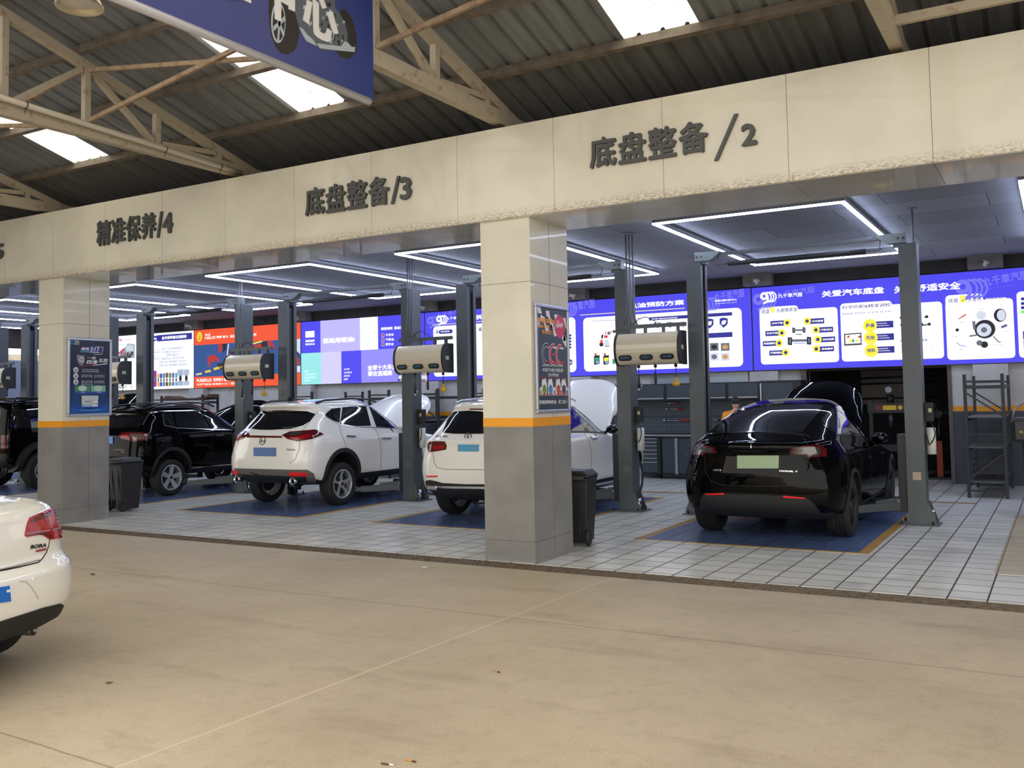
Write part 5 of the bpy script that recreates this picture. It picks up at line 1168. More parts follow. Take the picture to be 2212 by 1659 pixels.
m = MB().lathe([(.050,-.003),(.060,-.003),(.060,.006),(.050,.006)], (hp.x-.008,hp.y,hp.z), (-1,0,.15), 30, True)
for k in range(3): an = pi/2+2*pi*k/3; m.bar((hp.x-.012,hp.y,hp.z), (hp.x-.012,hp.y+.055*cos(an),hp.z+.055*sin(an)), .012, .008, (1,0,0))
m.build('emblem', M('grey_chrome'), c.t)
c.patch('licence_plate', [(1945,535),(2115,535),(2115,592),(1945,592)], M('plate_pale_blue', (78,150,190), .4), 'H', .014)
c.patch('reflector', [(1684,792),(1776,790),(1774,801),(1686,802)], REFL, 'H', .014, True)
c.patch('bumper_insert', [(1676,835),(1702,826),(1750,834),(1815,852),(2010,862),(2250,862),(2250,985),(1950,980),(1790,950),(1690,905)], MBLK, 'H', .012)
c.patch('bumper_strip', [(1700,866),(1800,874),(2250,880),(2250,896),(1800,890),(1700,880)], CHR, 'H', .022)
for sg in (-1, 1): MB().box(-.90,-.80,sg*.60-.085,sg*.60+.085,.335+.1,.40+.1).build('tail_pipe', CHR, c.t, .02)
c.patch('side_window', [(760,80),(905,92),(950,170),(1000,300),(760,298)], GLASS, 'G', .006, True)
c.patch('side_window', [(914,92),(960,94),(1040,132),(1110,192),(1192,310),(1010,299),(962,190)], M('pale_cabin_glass', (58,64,66), .05, spec=.9), 'G', .006, True)
c.line('window_trim', [(760,72),(905,82),(970,86),(1050,126),(1120,190),(1203,314),(1010,304),(760,304)], TRIMB, 'G', .022, .008, True)
c.line('panel_seam', [(1000,302),(1045,380),(1070,500),(1062,740)], SEAM, 'G', .006, .002, True)
c.patch('door_handle', [(1055,345),(1085,338),(1115,350),(1112,370),(1080,372)], CHR, 'G', .02, True)
c.patch('sill_trim', [(.45,.26),(2.45,.26),(2.45,.34),(.45,.34)], MBLK, 'side', .012, True, 40)
for sg in (-1, 1): MB().tube([(.5,sg*.97,.27+.1),(.6,sg*1.0,.27+.1),(2.35,sg*1.0,.27+.1),(2.45,sg*.97,.27+.1)], .03, 10).build('running_board', M('board_grey', (120,122,124), .3, .6), c.t)
c.mirrors(1.82, .88, 1.10, GLB); c.arch_trim(WHP, 0, .03)
for sg in (-1, 1): MB().tube([(-.3,sg*.60,1.55+.1),(-.1,sg*.605,1.60+.1),(.6,sg*.60,1.635+.1),(1.1,sg*.585,1.62+.1),(1.35,sg*.58,1.56+.1)], .015, 10).build('roof_rail', CHR, c.t)
c.line('panel_seam', [(1738,600),(1745,680),(1770,725),(1850,740),(2200,742)], SEAM, 'H', .006)
# --- black SUV behind the left column
c = Car('suv_car', 'glossy black SUV with silver five-spoke wheels behind the column with the blue poster', (-15.50, 12.22, 0), UP, .11, 2.636, .345, BKP,
  [(.28,-.55),(.36,-.76),(.5,-.84),(.66,-.86),(.8,-.85),(.95,-.825),(1.06,-.81),(1.10,-.77),(1.2,-.68),(1.33,-.56),(1.44,-.46),(1.47,-.45),(1.50,-.52),(1.54,-.53),(1.57,-.45),(1.60,-.2),(1.62,.2),(1.635,.6),(1.64,.8)],
  [(.28,3.25),(.4,3.42),(.6,3.50),(.85,3.46),(.96,3.3),(1.04,2.8),(1.09,2.2),(1.12,1.95),(1.2,1.82),(1.35,1.6),(1.48,1.38),(1.56,1.22),(1.6,1.1),(1.63,.95),(1.64,.88)],
  [(.28,.80),(.36,.87),(.5,.90),(.75,.91),(.95,.90),(1.05,.885),(1.1,.865),(1.2,.82),(1.33,.765),(1.45,.71),(1.53,.67),(1.58,.61),(1.61,.50),(1.63,.35),(1.64,.05)],
  [(.28,.45),(.6,.5),(1.0,.5),(1.2,.55),(1.45,.5),(1.64,.4)], [(.28,4.2),(.6,4.0),(1.0,3.7),(1.2,3.4),(1.45,3.4),(1.64,2)], .8, 3, .405)
c.wheels(.77, .225, .235, 'wide', 5, SLV)
c.hood(2.02, 1.09, 1.15, 30, .76, .72, BKP, .06, .06, 'open black hood')
c.patch('rear_window', [(470,1005),(500,930),(660,915),(870,932),(850,975),(825,1000),(660,1008)], GLASS, 'J', .006)
c.patch('tail_light', [(712,1050),(730,1036),(800,1032),(885,1038),(892,1050),(880,1082),(800,1090),(722,1070)], REDD, 'J', .008, True)
c.patch('lamp_lens', [(770,1045),(870,1046),(880,1056),(868,1076),(800,1080)], M('smoked_lamp', (110,84,80), .1, coat=1), 'J', .011, True)
c.patch('lamp_lens', [(722,1050),(765,1044),(775,1074),(735,1066)], REDL, 'J', .011, True)
c.patch('side_window', [(975,920),(1030,917),(1048,998),(985,990)], GLASS, 'J', .006, True); c.patch('side_window', [(1040,914),(1195,911),(1250,1008),(1056,1002)], GLASS, 'J', .006, True); c.patch('side_window', [(1210,913),(1290,926),(1400,988),(1400,1014),(1262,1010)], GLASS, 'J', .006, True)
c.line('window_trim', [(852,990),(878,940),(905,915),(975,908),(1195,903),(1290,916),(1400,976)], CHR, 'J', .018, .008, True)
c.line('window_trim', [(972,922),(980,992),(1056,1008),(1262,1017),(1400,1021)], CHR, 'J', .018, .008, True)
c.patch('licence_plate', [(480,1056),(677,1059),(677,1102),(480,1100)], PLB, 'J', .014)
c.text('77', 655,1093, 674,1094, 26, M('print_white'), 'J', .04); c.text('COMPASS', 680,1141, 745,1143, 8, M('grey_chrome'), 'J', .03); c.text('4x4', 722,1154, 745,1155, 8, M('grey_chrome'), 'J', .03)
c.patch('bumper_cladding', [(.3+.0,.3),(.3,.3)], MBLK) if False else None
c.arch_trim(MBLK, 0, .06, -5, 185, .014); c.patch('sill_trim', [(.42,.28),(2.2,.28),(2.2,.38),(.42,.38)], MBLK, 'side', .012, True, 40)
c.line('sill_strip', [(.45,.385),(2.2,.385)], CHR, 'side', .02, .016, True)
c.patch('bumper_cladding', [(-.85,.29),(.85,.29),(.85,.46),(.5,.46),(.45,.5),(-.45,.5),(-.5,.46),(-.85,.46)], MBLK, 'rear', .012)
for pts in ([(1056,1044),(1115,1042),(1116,1050),(1060,1052)], [(1288,1050),(1335,1047),(1336,1055),(1292,1058)]): c.patch('door_handle', pts, GLB, 'J', .02, True)
c.line('panel_seam', [(1052,1005),(1080,1070),(1105,1180),(1110,1240)], SEAM, 'J', .006, .002, True); c.line('panel_seam', [(1258,1012),(1270,1060),(1268,1270)], SEAM, 'J', .006, .002, True)
c.mirrors(1.66, .85, 1.12, BKP)
for sg in (-1, 1): MB().tube([(-.35,sg*.60,1.55+.11),(-.1,sg*.605,1.615+.11),(.6,sg*.60,1.655+.11),(1.1,sg*.585,1.63+.11),(1.3,sg*.58,1.56+.11)], .016, 10).build('roof_rail', GLB, c.t)
MB().prism([(0,0),(.16,0),(.12,.02),(.03,.07)], (-.35,.01,1.68), (1,0,0), (0,0,1), .03).build('shark_fin', GLB, c.t)
MB().lathe([(.045,0),(.05,0),(.05,.10),(.045,.10)], (-.82,-.55,.30+.11), (1,0,0), 18, True).build('tail_pipe', CHR, c.t)
# --- boxy off-roader at the left edge
c = Car('off_road_car', 'boxy black off-roader with chunky tyres beyond the column with the blue poster', (-19.5, 12.22, 0), UP, .06, 2.75, .39, BKP,
  [(.42,-.55),(.5,-.72),(.6,-.78),(.9,-.79),(1.2,-.78),(1.5,-.74),(1.72,-.70),(1.79,-.66),(1.82,-.5),(1.83,.2)],
  [(.42,3.3),(.55,3.5),(.8,3.55),(1.0,3.5),(1.08,3.0),(1.13,2.3),(1.16,1.95),(1.3,1.85),(1.5,1.72),(1.7,1.55),(1.79,1.45),(1.82,1.2),(1.83,.4)],
  [(.42,.72),(.5,.77),(.7,.80),(1.0,.805),(1.12,.80),(1.3,.785),(1.55,.755),(1.72,.72),(1.79,.65),(1.82,.45),(1.83,.1)],
  [(.42,.25),(1.83,.25)], [(.42,5),(1.6,5),(1.83,2.5)], .6, 4, .45)
c.wheels(.84, .27, .22, 'cross', 8, M('beadlock_grey', (170,172,178), .35, .6), tread=5)
c.hood(2.05, 1.14, 1.2, 44, .76, .72, BKP, .03, .02, 'open black hood')
c.patch('side_window', [(-.60,1.24),(-.55,1.62),(.15,1.64),(.15,1.22)], GLASS, 'side', .006, True, 20); c.patch('side_window', [(.24,1.22),(.24,1.64),(.85,1.65),(.85,1.2)], GLASS, 'side', .006, True, 20); c.patch('side_window', [(.94,1.2),(.94,1.65),(1.35,1.62),(1.68,1.24)], GLASS, 'side', .006, True, 20)
c.patch('rear_window', [(-.6,1.22),(.6,1.22),(.55,1.6),(-.55,1.6)], GLASS, 'rear', .006)
c.patch('tail_light', [(-.78,.82),(-.66,.82),(-.66,1.1),(-.78,1.1)], REDD, 'rear', .012, True)
c.arch_trim(MBLK, -.005, .10, -2, 182, .13)
c.patch('rear_bumper', [(-.86,.46),(.86,.46),(.86,.72),(-.86,.72)], MBLK, 'rear', .05)
c.patch('sill_trim', [(.5,.43),(2.2,.43),(2.2,.52),(.5,.52)], MBLK, 'side', .03, True, 40)
for sg in (-1, 1): MB().tube([(-.45,sg*.58,1.85),(-.4,sg*.58,1.92),(1.1,sg*.58,1.92),(1.2,sg*.58,1.86)], .02, 8).build('roof_rail', MBLK, c.t)
MB().cyl((-.76,.1,.98),(-1.0,.1,.98),.37,n=36).build('spare_tyre', TYRE, c.t)
c.mirrors(1.75, .86, 1.25, GLB)
# --- white sedan in the foreground
c = Car('sedan_car', 'white sedan with red tail lights and a blue plate cut by the left frame edge', (-6.52, 3.0, 0), radians(198), 0, 2.69, .32, WHP,
  [(.25,-.70),(.28,-.92),(.34,-.99),(.45,-1.04),(.58,-1.055),(.66,-1.05),(.70,-1.02),(.73,-.995),(.85,-.985),(.97,-.965),(1.03,-.955),(1.06,-.93),(1.085,-.85),(1.105,-.68),(1.12,-.48),(1.135,-.34),(1.17,-.22),(1.26,.06),(1.35,.36),(1.42,.70),(1.45,.95),(1.46,1.1)],
  [(.25,3.2),(.3,3.42),(.5,3.5),(.7,3.46),(.82,3.2),(.92,2.7),(.98,2.2),(1.02,1.95),(1.1,1.8),(1.25,1.55),(1.36,1.36),(1.42,1.24),(1.45,1.16),(1.46,1.12)],
  [(.25,.80),(.29,.85),(.36,.88),(.55,.905),(.75,.905),(.9,.895),(1.0,.875),(1.06,.845),(1.10,.815),(1.14,.78),(1.2,.75),(1.3,.69),(1.38,.63),(1.43,.54),(1.455,.36),(1.46,.05)],
  [(.25,.45),(.6,.5),(1.0,.5),(1.12,.5),(1.46,.35)], [(.25,4.6),(.6,4.4),(.9,4.2),(1.06,3.6),(1.15,3.0),(1.46,2)], .8, 3, .36, archx=(-.28, 2.69), step=.025)
c.wheels(.78, .205, .21, 'wide', 5, SLV, xs=(-.28, 2.69))
c.patch('tail_light', [(190,565),(200,510),(212,462),(228,425),(300,395),(400,355),(432,338),(455,362),(470,400),(485,480),(490,578),(440,590),(385,598),(335,566),(300,560),(205,578)], REDL, 'B', .008, True)
for pts in ([(196,548),(380,520),(382,532),(194,560)], [(400,517),(484,498),(486,508),(400,529)], [(458,548),(484,540),(486,552),(458,558)]): c.patch('lamp_lens', pts, M('lamp_grey_strip', (150,120,126), .3), 'B', .011, True)
c.patch('lamp_lens', [(205,565),(345,545),(385,560),(385,590),(335,560)], REDD, 'B', .010, True); c.patch('lamp_lens', [(235,440),(385,378),(388,415),(230,470)], REDD, 'B', .010, True)
c.line('panel_seam', [(388,255),(396,300),(398,360)], SEAM, 'B', .006, .002, True); c.line('panel_seam', [(385,598),(380,640),(362,695),(330,745),(300,775),(150,812),(0,842),(-150,868),(-330,890)], SEAM, 'B', .007)
c.patch('chrome_strip', [(-330,876),(-150,852),(0,824),(150,792),(290,755),(306,762),(150,806),(0,838),(-150,864),(-330,888)], CHR, 'B', .010)
c.text('BORA', 232,672, 357,655, 32, M('grey_chrome'), 'B', .05, lean=4); c.patch('badge', [(278,680),(354,663),(353,680),(277,694)], M('badge_red', (150,60,58), .3), 'B', .008)
c.patch('licence_plate', [(-330,1015),(72,957),(84,1075),(-330,1138)], PLB, 'B', .010); c.patch('plate_edge', [(66,960),(72,957),(84,1075),(78,1077)], M('print_white'), 'B', .012, n=6)
c.patch('plate_mark', [(40,990),(64,986),(66,1005),(42,1009)], M('print_white'), 'B', .013, n=6)
c.patch('bumper_insert', [(-.70,.275),(.70,.275),(.715,.33),(.70,.385),(.64,.412),(.45,.428),(-.45,.428),(-.64,.412),(-.70,.385),(-.715,.33)], MBLK, 'rear', .010, n=40)
c.line('bumper_crease_shade', [(150,922),(200,925),(245,970),(300,1058)], M('crease_shade_tint', (196,190,178), .5), 'B', .012, .001, True)  # darker tinted strip paints the shade in the bumper crease
hp = c.inv @ c.cast(*c.ray(263,905,'B'), 6)[0]; MB().cyl(hp-V((0,0,0)), hp+V((-.006,0,0)), .012, n=16).build('parking_sensor', WHP, c.t)
for sg in (-1, 1): MB().lathe([(.030,0),(.034,0),(.034,.14),(.030,.14)], (-.90,sg*.52,.262), (1,0,0), 18, True).build('tail_pipe', M('grey_chrome'), c.t)
c.patch('rear_window', [(-.0,.0),(.1,.0),(.1,.1)], GLASS) if False else None
c.patch('rear_window', [(-.25,-.62),(-.25,.62),(.45,.50),(.45,-.50)], GLASS, 'top', .006)
c.patch('side_window', [(.35,1.10),(.55,1.34),(1.1,1.38),(1.5,1.25),(1.75,1.08)], GLASS, 'side', .006, True)
c.mirrors(1.62, .84, 1.02, WHP)
# ------------------------------------------------------------------ tool cabinets along the back wall
CABD, CABB = M('cabinet_door', (50,60,68), .4), M('cabinet_black', (26,27,30), .45); HND = M('handle_silver', (168,172,176), .3, .8)
CF = 18.56
def peg_mat():
    m, N, L, b = nodes('perforated_panel'); p = pos(N)
    fr = N.new('ShaderNodeVectorMath'); fr.operation = 'FRACTION'; sc = N.new('ShaderNodeVectorMath'); sc.operation = 'SCALE'; sc.inputs['Scale'].default_value = 1/.042
    L.new(p, sc.inputs[0]); L.new(sc.outputs[0], fr.inputs[0]); sb = N.new('ShaderNodeVectorMath'); sb.operation = 'SUBTRACT'; sb.inputs[1].default_value = (.5,.5,.5); L.new(fr.outputs[0], sb.inputs[0])
    ml = N.new('ShaderNodeVectorMath'); ml.operation = 'MULTIPLY'; ml.inputs[1].default_value = (1,0,1); L.new(sb.outputs[0], ml.inputs[0])
    ln = N.new('ShaderNodeVectorMath'); ln.operation = 'LENGTH'; L.new(ml.outputs[0], ln.inputs[0])
    k = rng(N, L, ln.outputs['Value'], .20, .24, 1, 0)
    L.new(mixc(N, L, k, lin((48,57,64)), lin((128,136,140))), b.inputs['Base Color']); b.inputs['Roughness'].default_value = .5
    return m
PEG = peg_mat()
bx = [-5.17-.655*k for k in range(6)]
wn = ['next to the tall locker', 'second from the tall locker', 'right behind the grey lift post', 'above the red handled tools', 'leftmost of the wall cabinets']
for k in range(5):
    x1, x0 = bx[k], bx[k]-.65
    t = thing('wall_cabinet', 'dark grey wall cabinet with a silver handle, '+wn[k], 'cabinet', (x0, CF, 1.62), 0, 'wall cabinets above the pegboard')
    MB().box(0,.65,0,.33,0,.35).build('carcass', CABB, t, .003)
    d = MB().box(.03,.62,-.018,0,.055,.32).build('door', CABD, t, .004)
    MB().box(.035,.615,-.034,-.018,.03,.055).build('handle', HND, d, .003)
    t = thing('pegboard', 'perforated dark tool panel under the wall cabinet '+wn[k], 'tool panel', (x0, CF+.30, .93), 0, 'perforated tool panels')
    MB().box(0,.65,0,.03,0,.685).build('panel', PEG, t); MB().box(0,.65,-.008,0,.33,.36).build('middle_rail', CABD, t)
def hang(name, label, cat, x0, x1, z, g=None, red=True):
    t = thing(name, label, cat, (x0, CF+.275, z), 0, g)
    L_ = x1-x0
    MB().cyl((.03,0,0),(L_*.62,0,0),.009,n=8).build('shaft', CHR, t); MB().cyl((0,0,0),(.05,0,0),.022,n=10).build('head', CHR, t)
    MB().cyl((L_*.62,0,0),(L_,0,0),.017,n=10).build('grip', M('red_grip', (170,34,38), .4) if red else BLK, t)
    for x in (.1, L_*.8): MB().tube([(x,.024,-.03),(x,0,-.03),(x,-.012,-.02)], .006, 6).build('hook', M('red_grip', (170,34,38), .4), t)
hang('ratchet_wrench', 'red handled ratchet on the upper part of the dark tool panel', 'wrench', -7.25, -6.82, 1.44)
hang('torque_wrench', 'long red handled torque wrench on the dark tool panel', 'wrench', -7.31, -6.72, 1.2)
hang('torque_wrench', 'silver wrench with a black grip beside the person in orange', 'wrench', -6.33, -6.0, 1.205, red=False)
hang('screwdriver', 'short red screwdriver hanging highest on the dark tool panel', 'screwdriver', -7.2, -6.95, 1.565)
t = thing('locker_cabinet', 'tall dark locker with a vertical silver handle beside the doorway', 'locker', (-5.165, CF, 0))
MB().box(0,.80,0,.45,.06,1.98).build('carcass', CABB, t, .003); d = MB().box(.05,.66,-.018,0,.10,1.93).build('door', CABD, t, .004); MB().box(.012,.04,-.03,0,.1,1.93).build('handle', HND, d, .003)
for x in (.08,.7): MB().cyl((x,.1,0),(x,.1,.06),.03,n=10).build('foot', BLK, t)
st_ = MB().box(bx[-1]-.05, -5.17, CF-.05, CF+.45, .875, .915).build('worktop', M('worktop_steel', (138,140,140), .35, .5), None, .004)
tag(st_, 'long steel edged worktop over the dark base cabinets', 'worktop')
t = thing('drawer_cabinet', 'rolling drawer cabinet with silver pulls under the worktop', 'cabinet', (-7.83, CF-.03, 0))
MB().box(0,.56,.0,.44,.10,.855).build('carcass', CABB, t, .004)
zz = .84
for h in (.075,.075,.085,.085,.085,.085,.22):
    d = MB().box(.025,.50,-.016,0,zz-h+.008,zz).build('drawer', CABD, t, .003); MB().box(.03,.495,-.03,-.014,zz-.018,zz-.002).build('pull', HND, d, .002); zz -= h
for x in (.06,.5): MB().cyl((x,.05,.045),(x+.03,.05,.045),.045,n=14).box(x,x+.03,.03,.07,.05,.10).build('caster', BLK, t)
for k, lab in enumerate(('two door base cabinet right of the drawer cabinet', 'two door base cabinet behind the black crossover', 'two door base cabinet next to the tall locker')):
    x0 = -7.26+.70*k
    t = thing('base_cabinet', 'dark '+lab, 'cabinet', (x0, CF, 0)); MB().box(0,.69,0,.43,.05,.87).build('carcass', CABB, t, .003); MB().box(.02,.67,.02,.4,0,.05).build('plinth', BLK, t)
    for a_, b_, hx in ((.04,.325,.305), (.375,.655,.335)):
        d = MB().box(a_,b_,-.016,0,.12,.83).build('door', CABD, t, .003)
        MB().box(hx,hx+.03,-.03,-.014,.10,.84).build('handle', HND, d, .003)
    MB().cyl((.55,-.02,.5),(.55,-.016,.5),.008,n=8).build('lock', HND, t)
# ------------------------------------------------------------------ person in orange at the tool wall
SKIN, ORC, HAIR, TRO, SHO = M('skin', (196,150,124), .6), M('orange_jacket', (232,150,30), .7, noise=(9, (214,132,22), .4, .7)), M('black_hair', (20,18,18), .7), M('dark_trousers', (40,42,52), .8), M('dark_shoe', (24,24,26), .6)
t = thing('person', 'person in an orange jacket standing at the dark tool panel, seen from behind', 'person', (-5.42, 17.75, 0), radians(8))
t.scale = (.965,.965,.965)
def skinned(name, pts, edges, rad, mat, parent, root=0, sub=2):
    me = bpy.data.meshes.new(name); me.from_pydata(pts, edges, []); me.materials.append(mat)
    o = bpy.data.objects.new(name, me); COL.objects.link(o); o.parent = parent
    sk = o.modifiers.new('skin', 'SKIN'); lay = me.skin_vertices[0] if me.skin_vertices else None
    if lay is None:
        bm = bmesh.new(); bm.from_mesh(me); bm.verts.layers.skin.verify(); bm.to_mesh(me); bm.free(); lay = me.skin_vertices[0]
    for i, r in enumerate(rad): lay.data[i].radius = (r if isinstance(r, tuple) else (r, r)); lay.data[i].use_root = (i == root)
    sk.use_smooth_shade = True; sb = o.modifiers.new('sub', 'SUBSURF'); sb.levels = sb.render_levels = sub
    dg = bpy.context.evaluated_depsgraph_get(); m2 = bpy.data.meshes.new_from_object(o.evaluated_get(dg)); o.modifiers.clear(); o.data = m2
    for p in m2.polygons: p.use_smooth = True
    return o
def body_pts():
    P_ = [(0,0,.93),(0,-.01,1.08),(0,-.01,1.25),(0,.0,1.38),(0,.02,1.47),(0,.035,1.52)]; E_ = [(0,1),(1,2),(2,3),(3,4),(4,5)]; R_ = [(.15,.105),(.145,.10),(.165,.11),(.15,.10),(.055,.055),(.052,.055)]
    for s in (-1, 1):
        k = len(P_); P_ += [(s*.10,.0,.84),(s*.105,.01,.50),(s*.11,-.01,.10),(s*.115,.10,.045),(s*.12,.17,.035)]; E_ += [(0,k),(k,k+1),(k+1,k+2),(k+2,k+3),(k+3,k+4)]; R_ += [.095,.068,.045,(.042,.04),(.035,.028)]
        k = len(P_); P_ += [(s*.19,.0,1.37),(s*.25,.04,1.12),(s*.20,.27,1.10),(s*.19,.35,1.12)]; E_ += [(3,k),(k,k+1),(k+1,k+2),(k+2,k+3)]; R_ += [.066,.050,.034,(.034,.022)]
        for f in range(4):
            j = len(P_); P_ += [(s*(.19-.027+.018*f),.40,1.125),(s*(.19-.030+.020*f),.435-.004*abs(f-1),1.105),(s*(.19-.030+.02*f),.45-.006*abs(f-1),1.075)]; E_ += [(k+3,j),(j,j+1),(j+1,j+2)]; R_ += [.010,.009,.008]
        j = len(P_); P_ += [(s*.145,.36,1.10),(s*.135,.40,1.085)]; E_ += [(k+3,j),(j,j+1)]; R_ += [.011,.009]
    return P_, E_, R_
P_, E_, R_ = body_pts()
sk = skinned('body', P_, E_, R_, SKIN, t)
hd = MB(); n = 20
prof = [(-.118,.03),(-.10,.055),(-.06,.068),(-.02,.076),(.03,.079),(.07,.074),(.10,.055),(.118,.02)]
vs = []
for z, r in prof:
    for k in range(n):
        a_ = 2*pi*k/n; x = r*cos(a_); y = r*1.22*sin(a_)
        if a_ < pi: 
            if abs(z+.03) < .02 and abs(x) < .02: y += .022            # nose
            if abs(z-.0) < .03 and .02 < abs(x) < .05: y -= .008       # eye sockets
            if z < -.08: y += .006
        vs.append((x, y+.045, z+1.615))
hd.add(vs, [(i*n+k, i*n+(k+1) % n, (i+1)*n+(k+1) % n, (i+1)*n+k) for i in range(len(prof)-1) for k in range(n)], True)
hd.f += [[k for k in range(n)][::-1], [(len(prof)-1)*n+k for k in range(n)]]; hd.s += [True, True]
h_ = hd.build('head', SKIN, t)
for s_ in (-1, 1): MB().ball((s_*.082,.045,1.61), .022, 10, (.35,.7,1.2)).build('ear', SKIN, h_); MB().ball((s_*.032,.132,1.625), .009, 8).build('eye', BLK, h_)
MB().ball((0,.128,1.565), .02, 8, (1,.35,.3)).build('mouth', M('lips', (170,104,96), .5), h_)
hr = MB(); vs = []; fs = []; nh = 24; mh = 9
for i in range(mh):
    th = pi*.62*i/(mh-1)
    for k in range(nh):
        a_ = 2*pi*k/nh; t2 = th if sin(a_) < .25 else min(th, pi*.36)
        vs.append((.089*sin(t2)*cos(a_), .043+.106*sin(t2)*sin(a_), 1.635+.112*cos(t2)))
hr.add(vs, [(i*nh+k, (i+1)*nh+k, (i+1)*nh+(k+1) % nh, i*nh+(k+1) % nh) for i in range(mh-1) for k in range(nh)], True); hr.build('hair', HAIR, t)
jp = [(0,0,.86),(0,-.01,1.08),(0,-.01,1.25),(0,.0,1.385),(0,.015,1.455)]; je = [(0,1),(1,2),(2,3),(3,4)]; jr = [(.185,.14),(.17,.125),(.19,.13),(.172,.118),(.085,.08)]
for s_ in (-1, 1): k = len(jp); jp += [(s_*.195,.0,1.375),(s_*.255,.04,1.12),(s_*.208,.235,1.10)]; je += [(3,k),(k,k+1),(k+1,k+2)]; jr += [.085,.068,.052]
skinned('jacket', jp, je, jr, ORC, t)
tp = [(0,0,.93)]; te = []; tr = [(.165,.12)]
for s_ in (-1, 1): k = len(tp); tp += [(s_*.102,0,.84),(s_*.107,.01,.5),(s_*.112,-.008,.08)]; te += [(0,k),(k,k+1),(k+1,k+2)]; tr += [.11,.085,.068]
skinned('trousers', tp, te, tr, TRO, t)
for s_ in (-1, 1): skinned('shoe', [(s_*.112,-.05,.045),(s_*.115,.05,.05),(s_*.12,.18,.04)], [(0,1),(1,2)], [(.045,.045),(.05,.048),(.045,.036)], SHO, t)
# ------------------------------------------------------------------ black steel racks standing end-on to the wall
RK = M('rack_black', (30,31,33), .45); BRD = M('shelf_board', (84,84,80), .6)
def rack(label, x0, x1, y0=16.75, y1=18.66, shelves=(.26,.81,1.29), top=True, brace=True):
    t = thing('steel_rack', label, 'rack', ((x0+x1)/2, y0, 0), 0, None); w = (x1-x0)/2; D = y1-y0
    for sx in (-1, 1):
        for y in (0, D-.05): MB().box(*sorted((sx*w, sx*(w-.05))), y, y+.05, 0, 1.97).build('upright', RK, t, .003)
    for y in (.01, D-.04):
        for z in (1.84, 1.74): MB().box(-w+.05, w-.05, y, y+.025, z, z+(.03 if z > 1.8 else .05)).build('cross_bar', RK, t)
        MB().box(-w+.05, w-.05, y, y+.025, .10, .125).build('cross_bar', RK, t); MB().box(-w+.05, w-.05, y, y+.025, 1.0, 1.02).build('cross_bar', RK, t)
        if brace:
            MB().bar((-w+.03,y+.012,1.68),(w-.03,y+.012,1.30),.025,.025).build('brace', RK, t); MB().bar((-w+.03,y+.012,.30),(w-.03,y+.012,.72),.025,.025).build('brace', RK, t)
    for z in shelves:
        s_ = MB().box(-w+.03, w-.03, .02, D-.02, z-.02, z).build('shelf', BRD, t)
        for sx in (-1, 1): MB().box(*sorted((sx*(w-.01), sx*(w-.045))), .05, D-.05, z-.075, z-.005).build('shelf_beam', RK, s_)
    if top:
        for sx in (-1, 1): MB().box(*sorted((sx*(w-.01), sx*(w-.045))), .05, D-.05, 1.74, 1.80).build('top_beam', RK, t)
    return t
rack('tall empty black steel rack beside the dark doorway at the right', -1.38, -.79)
rack('black steel rack end seen right of the open white hood of the SUV', -12.22, -11.62)
rack('black steel rack end seen above the roof of the white SUV', -13.55, -12.95)
rack('black steel rack end behind the rear of the white SUV', -15.82, -15.22)
t = rack('black steel rack holding a brown board above the black SUV', -21.1, -18.9, 16.75, 17.3, (.3,.9,1.5), True, False)
MB_ = MB()
pts = [(-.62,0),(-.5,.10),(-.3,.09),(-.1,.03),(.2,.03),(.55,.02),(.75,.05),(1.0,.09),(1.05,.12),(1.02,.04),(.8,-.02),(.3,-.03),(-.2,-.03),(-.55,-.03)]
o = MB().prism([(x*1.05, z) for x, z in pts], (-19.95, 17.25, 1.86), (1,0,0), (0,0,1), .35).build('floor_mat', M('brown_felt', (104,74,52), .9, noise=(6,(84,60,44),.4,.7)))
tag(o, 'warped brown felt board lying on top of a black steel rack', 'board')
t = thing('wire_basket', 'black wire basket on the low shelf of the rack by the doorway', 'basket', (-1.08, 17.6, .262))
MB().box(-.24,.24,-.5,.5,0,.012).build('base', RK, t)
for z in (.1,.2,.3): MB().box(-.25,.25,-.51,-.5,z,z+.012).box(-.25,.25,.5,.51,z,z+.012).box(-.25,-.24,-.5,.5,z,z+.012).box(.24,.25,-.5,.5,z,z+.012).build('wire_hoop', RK, t)
b_ = MB()
for k in range(17): x = -.24+.03*k; b_.box(x-.003,x+.003,-.508,-.502,0,.31)
b_.build('wire_grid', RK, t)
